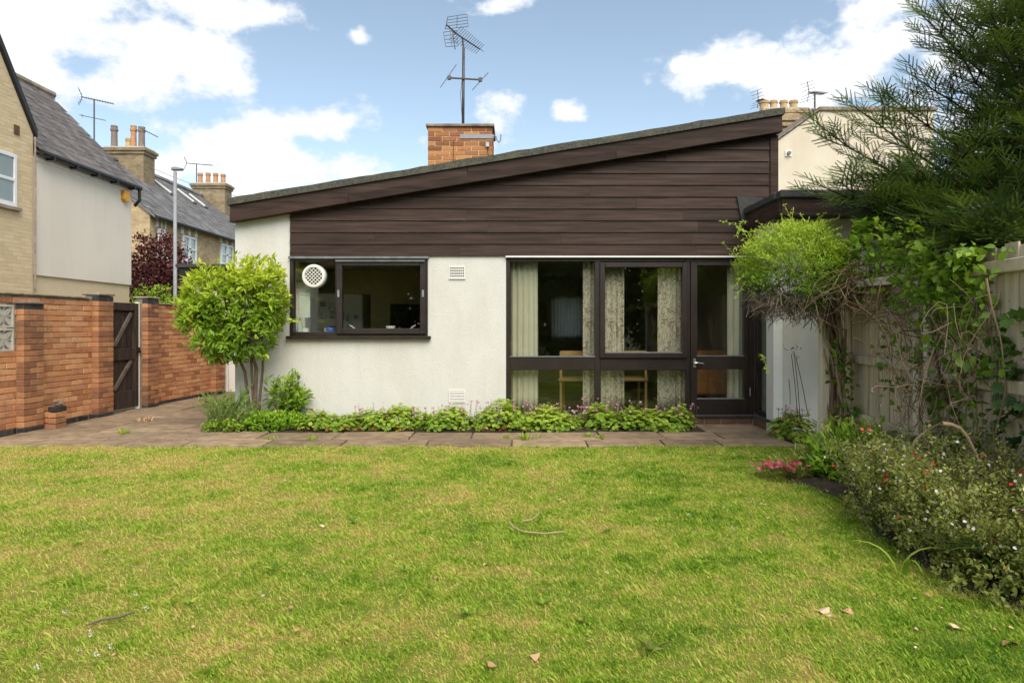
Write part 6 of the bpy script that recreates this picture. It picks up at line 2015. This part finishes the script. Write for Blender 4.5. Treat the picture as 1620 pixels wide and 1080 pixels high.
FW, FR = np.array(FW), np.array(FR)
leaves('white_blossom', T_BROAD, FW, unit(rdir(len(FW)) + np.array([0, -.4, -.7])), unit(rdir(len(FW)) + np.array([0, -1, .5])),   .021, M['fl_white'], sal, None, .8)
leaves('red_blossom', T_FLOWER, FR, rdir(len(FR)), unit(rdir(len(FR)) + np.array([0, -1, .6])), .026, M['fl_red'], sal, None, 1.0)
# a second, lower salvia by the bright clump with scarlet flowers
sal2 = thing('salvia_bush', 'low salvia with scattered scarlet flowers beside the bright green clump', 'bush', (3.0, 5.25, 0))
P_, D_ = [], []; mb = MB(); FR, FW = [], []
for k in range(150):
    b = np.array([3.0 + rng.normal() * .08, 5.25 + rng.normal() * .22, 0.0]); az2 = rng.uniform(0, 6.28)
    lean = unit(np.array([math.cos(az2) * .7, math.sin(az2) * .7, rng.uniform(.5, 1.2)])); L_ = rng.uniform(.2, .5)
    mb.tube([Vector(b), Vector(b + lean * L_)], [.003, .0015], 4, cap=False)
    for q in range(9):
        u = rng.uniform(.3, 1)
        for _ in range(4): P_.append(b + lean * L_ * u + rng.normal(size=3) * .015); D_.append(rdir(1)[0])
    if rng.random() < .18: FR.append(b + lean * L_)
    elif rng.random() < .25: FW.append(b + lean * L_)
P_ = np.array(P_); leaves('foliage', T_LEAF, P_, np.array(D_), rdir(len(P_)) + np.array([0, 0, .8]), .026, M['lf_sage'], sal2, None, .5)
mb.build('stem', M['dead'], sal2)
leaves('red_blossom', T_FLOWER, np.array(FR), rdir(len(FR)), unit(rdir(len(FR)) + np.array([0, -1, .6])), .032, M['fl_red'], sal2, None, 1.0)
leaves('white_blossom', T_BROAD, np.array(FW), rdir(len(FW)), rdir(len(FW)), .022, M['fl_white'], sal2, None, .8)

# strap leaves
def straps(name, label, x, y, n, L0, L1, mat, w=.022, fan=1.0):
    t_ = thing(name, label, 'plant', (x, y, 0))
    for k in range(n):
        an = rng.uniform(0, 6.28); L_ = rng.uniform(L0, L1); out2 = np.array([math.cos(an), math.sin(an), 0]) * fan
        ts = np.linspace(0, 1, 7); b = np.array([x + rng.normal() * .03, y + rng.normal() * .03, .01])
        line = b + out2 * L_ * (.25 * ts + .55 * ts ** 2.2)[:, None] + np.array([0, 0, 1]) * (L_ * (ts * 1.0 - .62 * ts ** 2.6))[:, None]
        sv = np.array([-math.sin(an), math.cos(an), 0])
        m_ = MB(); m_.cur = rng.random()
        for j in range(6):
            w0 = w * (1 - (j / 6) ** 2.5) * .5; w1 = w * (1 - ((j + 1) / 6) ** 2.5) * .5
            m_.face([line[j] - sv * w0, line[j] + sv * w0, line[j + 1] + sv * w1, line[j + 1] - sv * w1])
        m_.build('strap_leaf', mat, t_, smooth=True)
    return t_


straps('iris_clump', 'green strap leaves rising at the bottom right corner of the border', wx(1600, 3.45), 3.45, 15, .30, .55, M['lf_deep'], .035)
straps('crocosmia', 'pair of arching strap leaves low in front of the salvia', wx(1420, 3.72), 3.72, 3, .25, .34, M['lf_mid'], .028, 1.2)
clump('border_weeds', 'low dark weeds under the salvia along the lawn edge', 'weeds', (2.60, 3.45, .02), (.42, .45, .12), 620, .032, M['lf_sage'], T_BROAD, .6, 5, .7, .6)

# ================================================================== GRASS
def grass():
    n = 690000
    Y = 2.15 + (LAWN_Y + .04 - 2.15) * rng.random(n) ** 0.92
    half = .75 * Y + .7
    X = (rng.random(n) * 2 - 1) * half
    edge = np.interp(Y, [-12, 2.5, 2.97, 3.12, 3.54, 4.38, 5.15, 5.7, 6.1, 6.6, 7.0, 7.7], [2.9, 2.85, 2.60, 2.45, 2.33, 2.38, 2.52, 2.46, 2.36, 2.62, 2.95, 3.35])
    xw = -6.29 + .0847 * (Y - 8.39) + .04
    k_ = (X < edge + .04 + .22 * rng.random(n) ** 2 + .05 * np.sin(Y * 11)) & (X > xw) & (Y < LAWN_Y + .05 * np.sin(X * 5) + .03 * np.sin(X * 17 + 1))
    X, Y = X[k_], Y[k_]
    # clumpiness
    f = np.sin(X * 9.1 + 2 * np.sin(Y * 5.3)) * np.sin(Y * 8.3 + 2 * np.sin(X * 4.1)) + .6 * np.sin(X * 23 + Y * 17) * np.sin(Y * 29 - X * 13)
    k_ = rng.random(len(X)) < .80 + .25 * f
    X, Y, f = X[k_], Y[k_], f[k_]
    n = len(X)
    Z = .012 * np.sin(X * 1.7 + Y) * np.sin(Y * 1.3) - .004
    pos = np.stack([X, Y, Z], 1)
    an = rng.random(n) * 2 * math.pi
    lean = .15 + .85 * rng.random(n)
    d = np.stack([np.cos(an) * lean, np.sin(an) * lean, np.full(n, .9)], 1)
    nr_ = np.stack([-np.cos(an) * .9, -np.sin(an) * .9, lean], 1) + rng.normal(size=(n, 3)) * .35
    L_ = (.014 + .022 * rng.random(n) ** 1.3) * (1 + .22 * np.clip(f, -1, 1.3))
    tall = rng.random(n) < .012
    L_[tall] *= 1.9
    rn = np.clip(rng.random(n) * .8 + .1 - .13 * f, 0, 1)
    wd = (.0020 + .0019 * rng.random(n)) * (1 + .10 * (Y - 2.5)) / L_
    return leaves('grass', T_BLADE, pos, d, nr_, L_, M['grass'], None, rn, wd, kind='stuff')


tag(grass(), 'short patchy mown grass with dry straw-coloured spots', 'grass', kind='stuff')

# broad weeds in the lawn
def rosette(label, px, py, n, L_, mat, group=None, width=.28):
    Y = F * EYE / (py - 515); x = wx(px, Y)
    a_ = np.linspace(0, 6.28, n, endpoint=False) + rng.normal(size=n) * .25
    d = np.stack([np.cos(a_), np.sin(a_), .35 + .4 * rng.random(n)], 1)
    o = leaves('weed_rosette', T_LEAF, np.tile([[x, Y, .012]], (n, 1)), d, np.tile([[0, 0, 1.]], (n, 1)) + rng.normal(size=(n, 3)) * .2, L_ * (.7 + .5 * rng.random(n)), mat, None, None, width)
    at_base(o)
    return tag(o, label, 'weed', group)


rosette('upright dock seedling with pale leaves near the bottom of the lawn', 1030, 1036, 7, .10, M['lf_sage'])
for (px, py) in ((560, 830), (1110, 895), (300, 960), (430, 905), (740, 975), (960, 845), (120, 865), (860, 960), (640, 905)):
    rosette('small flat weed rosette growing in the lawn', px, py, 7, .055, M['lf_mid'], 'weed rosettes in the lawn', .35)
rosette('single round pale yellow leaf lying in the lawn', 550, 1015, 3, .036, M['lf_yellow'], None, .8)
# white clover heads
cl = []
for (px, py) in ((145, 1015), (150, 1050), (128, 1040), (215, 952), (175, 1035), (104, 980), (415, 952), (60, 1068), (760, 770), (945, 740), (1090, 822), (1160, 845), (1145, 810), (880, 740), (320, 770), (230, 975)):
    Y = F * EYE / (py - 515); cl.append((wx(px, Y), Y, .035))
cl = np.repeat(np.array(cl), 9, 0) + rng.normal(size=(len(cl) * 9, 3)) * .005
o = leaves('clover_heads', T_LEAF, cl, rdir(len(cl)) + np.array([0, 0, .6]), rdir(len(cl)), .012, M['fl_white'], None, None, .45)
tag(o, 'tiny white clover heads dotted over the lawn', 'clover', kind='stuff')

# fallen leaves
def fallen(label, px, py, size, group=None, curl=.25, mat=None):
    Y = F * EYE / (py - 515); x = wx(px, Y)
    m_ = MB(); an = random.uniform(0, 6.28); n_ = 6
    c_, s_ = math.cos(an), math.sin(an); m_.cur = random.random()
    prof = [(0, .015), (.2, random.uniform(.16, .26)), (.45, random.uniform(.22, .34)), (.7, random.uniform(.16, .28)), (.88, .10), (1, .01)]
    L, Rr, Mm = [], [], []
    for (u, w_) in prof:
        zc = .013 + .10 * size * math.sin(u * 7 + an) + .004 * random.random()
        for arr, sg_, lift in ((L, 1, curl * 1.3 * w_), (Mm, 0, 0), (Rr, -1, -curl * .5 * w_)):
            a, b = (u - .5) * size, sg_ * w_ * size * random.uniform(.85, 1.15)
            arr.append((x + a * c_ - b * s_, Y + a * s_ + b * c_, max(.006, zc + lift * size)))
    for i in range(5):
        m_.face([L[i], L[i + 1], Mm[i + 1], Mm[i]]); m_.face([Mm[i], Mm[i + 1], Rr[i + 1], Rr[i]])
    o_ = m_.build('fallen_leaf', mat or M['dry'], None)
    at_base(o_)
    return tag(o_, label, 'leaf', group)


fallen('large curled tan leaf at the bottom centre of the lawn', 778, 1057, .062)
fallen('pale brown leaf with folded edge right of the bottom centre leaf', 847, 1043, .06)
fallen('big pale leaf near the bottom right corner below the border', 1512, 996, .07)
fallen('broad tan leaf at the bottom right edge of the picture', 1597, 1022, .085)
fallen('long pale bark-like leaf on the shaded grass below the salvia', 1305, 972, .09)
fallen('pale leaf strip just right of the long bark-like leaf', 1343, 972, .06)
fallen('light leaf on the lawn close to the crimson flowers', 1208, 800, .05)
for (px, py) in ((1383, 944), (1448, 950), (1468, 945), (1490, 966), (1344, 944), (1250, 1000), (1450, 1000), (980, 902), (995, 902), (1018, 902), (960, 910), (1030, 782), (1048, 776), (885, 793), (895, 790),
                 (768, 896), (920, 985), (1215, 822), (1240, 845), (460, 965), (470, 1000), (305, 995), (235, 968), (280, 985), (68, 1038), (180, 1040), (505, 860), (510, 835), (450, 762), (485, 776), (320, 795), (690, 917), (635, 945), (728, 826), (1575, 1000), (1600, 998), (1450, 1030)):
    fallen('small brown leaf scattered on the lawn', px, py, random.uniform(.025, .045), 'small leaves scattered on the lawn')
mb = MB()
for pl in ([(806, 832), (812, 842), (828, 849), (860, 852), (893, 849)], [(826, 832), (840, 830), (851, 822), (853, 818)]):
    mb.tube([(wx(a, F * EYE / (b - 515)), F * EYE / (b - 515), .035) for a, b in pl], .0045, 5)
mb.cur = 1.0; mb.r = [1.0] * len(mb.r)
one(mb, 'dry_stalk', M['vine'], 'curved pale dry stalk lying mid lawn', 'stalk')
mb = MB(); mb.tube([(wx(a, F * EYE / (b - 515)), F * EYE / (b - 515), .03) for a, b in ((136, 999), (160, 990), (190, 985), (213, 977))], [.004, .006, .006, .005], 5)
one(mb, 'fallen_twig', M['dead'], 'grey mossy twig lying on the lower left lawn', 'twig')

# weeds in the paving joints
for i, (px, py, s_, lab) in enumerate(((196, 688, .10, 'yellow-green weed in the paving by the gate'), (430, 697, .07, 'grass tuft in the paving before the bed'), (493, 697, .08, 'grass tuft in the paving right of the shrub bed'),
                                       (832, 697, .12, 'tall grass tuft at the lawn edge below the left glazed pane'), (930, 692, .08, 'grass tuft in the paving below the mullion'), (950, 694, .07, 'second grass tuft below the mullion'), (800, 694, .06, 'low tuft in the paving left of the tall one'), (230, 668, .10, 'dry weeds at the gate foot'))):
    Y = F * EYE / (py - 515); x = wx(px, Y); n = 46
    pos = np.stack([x + rng.normal(size=n) * s_ * .45, Y + rng.normal(size=n) * .03, np.full(n, .0)], 1)
    o = leaves('grass_tuft', T_BLADE, pos, rdir(n) * .6 + np.array([0, 0, 1.]), rdir(n), s_ * (.5 + .6 * rng.random(n)), M['lf_lime'] if i != 7 else M['dry'], None, None, .07)
    at_base(o); tag(o, lab, 'weed', kind='stuff')

# trees behind the photographer, which the windows reflect
for i, (x, y, h, r_) in enumerate(((-7.5, -11, 6.5, 2.6), (-2.6, -12.5, 7.2, 2.8), (2.4, -11.5, 6.3, 2.5), (7.4, -11, 7.4, 2.8))):
    t_ = thing('garden_tree', ('leafy tree at the far left of the garden end behind the lawn', 'tallest rounded tree at the garden end', 'smaller dense tree at the garden end', 'dark tree at the far right of the garden end')[i], 'tree', (x, y, 0), 'trees at the garden end')
    m_ = MB(); m_.tube([(x, y, -.05), (x + .1, y, h * .35), (x, y, h * .8)], [.2, .15, .05], 8)
    for k in range(8):
        a_ = k * .8; m_.tube([(x, y, h * .3 + k * .15), (x + r_ * .7 * math.cos(a_), y + r_ * .7 * math.sin(a_), h * .5 + k * .25)], [.06, .015], 5)
    m_.build('trunk', M['bark_dark'], t_)
    cen, o_ = ell_points(1700, (x, y, h * .5), (r_ * 1.15, r_ * .8, h * .52), .6)
    p_, d_, nn_, s_ = whorls(cen, unit(o_ + np.array([0, 0, .3])), 7, .36, 1.2, .18)
    k_ = p_[:, 2] > .05
    leaves('crown', T_LEAF, p_[k_], d_[k_], nn_[k_], s_[k_], M['lf_tree'], t_, None, .6)
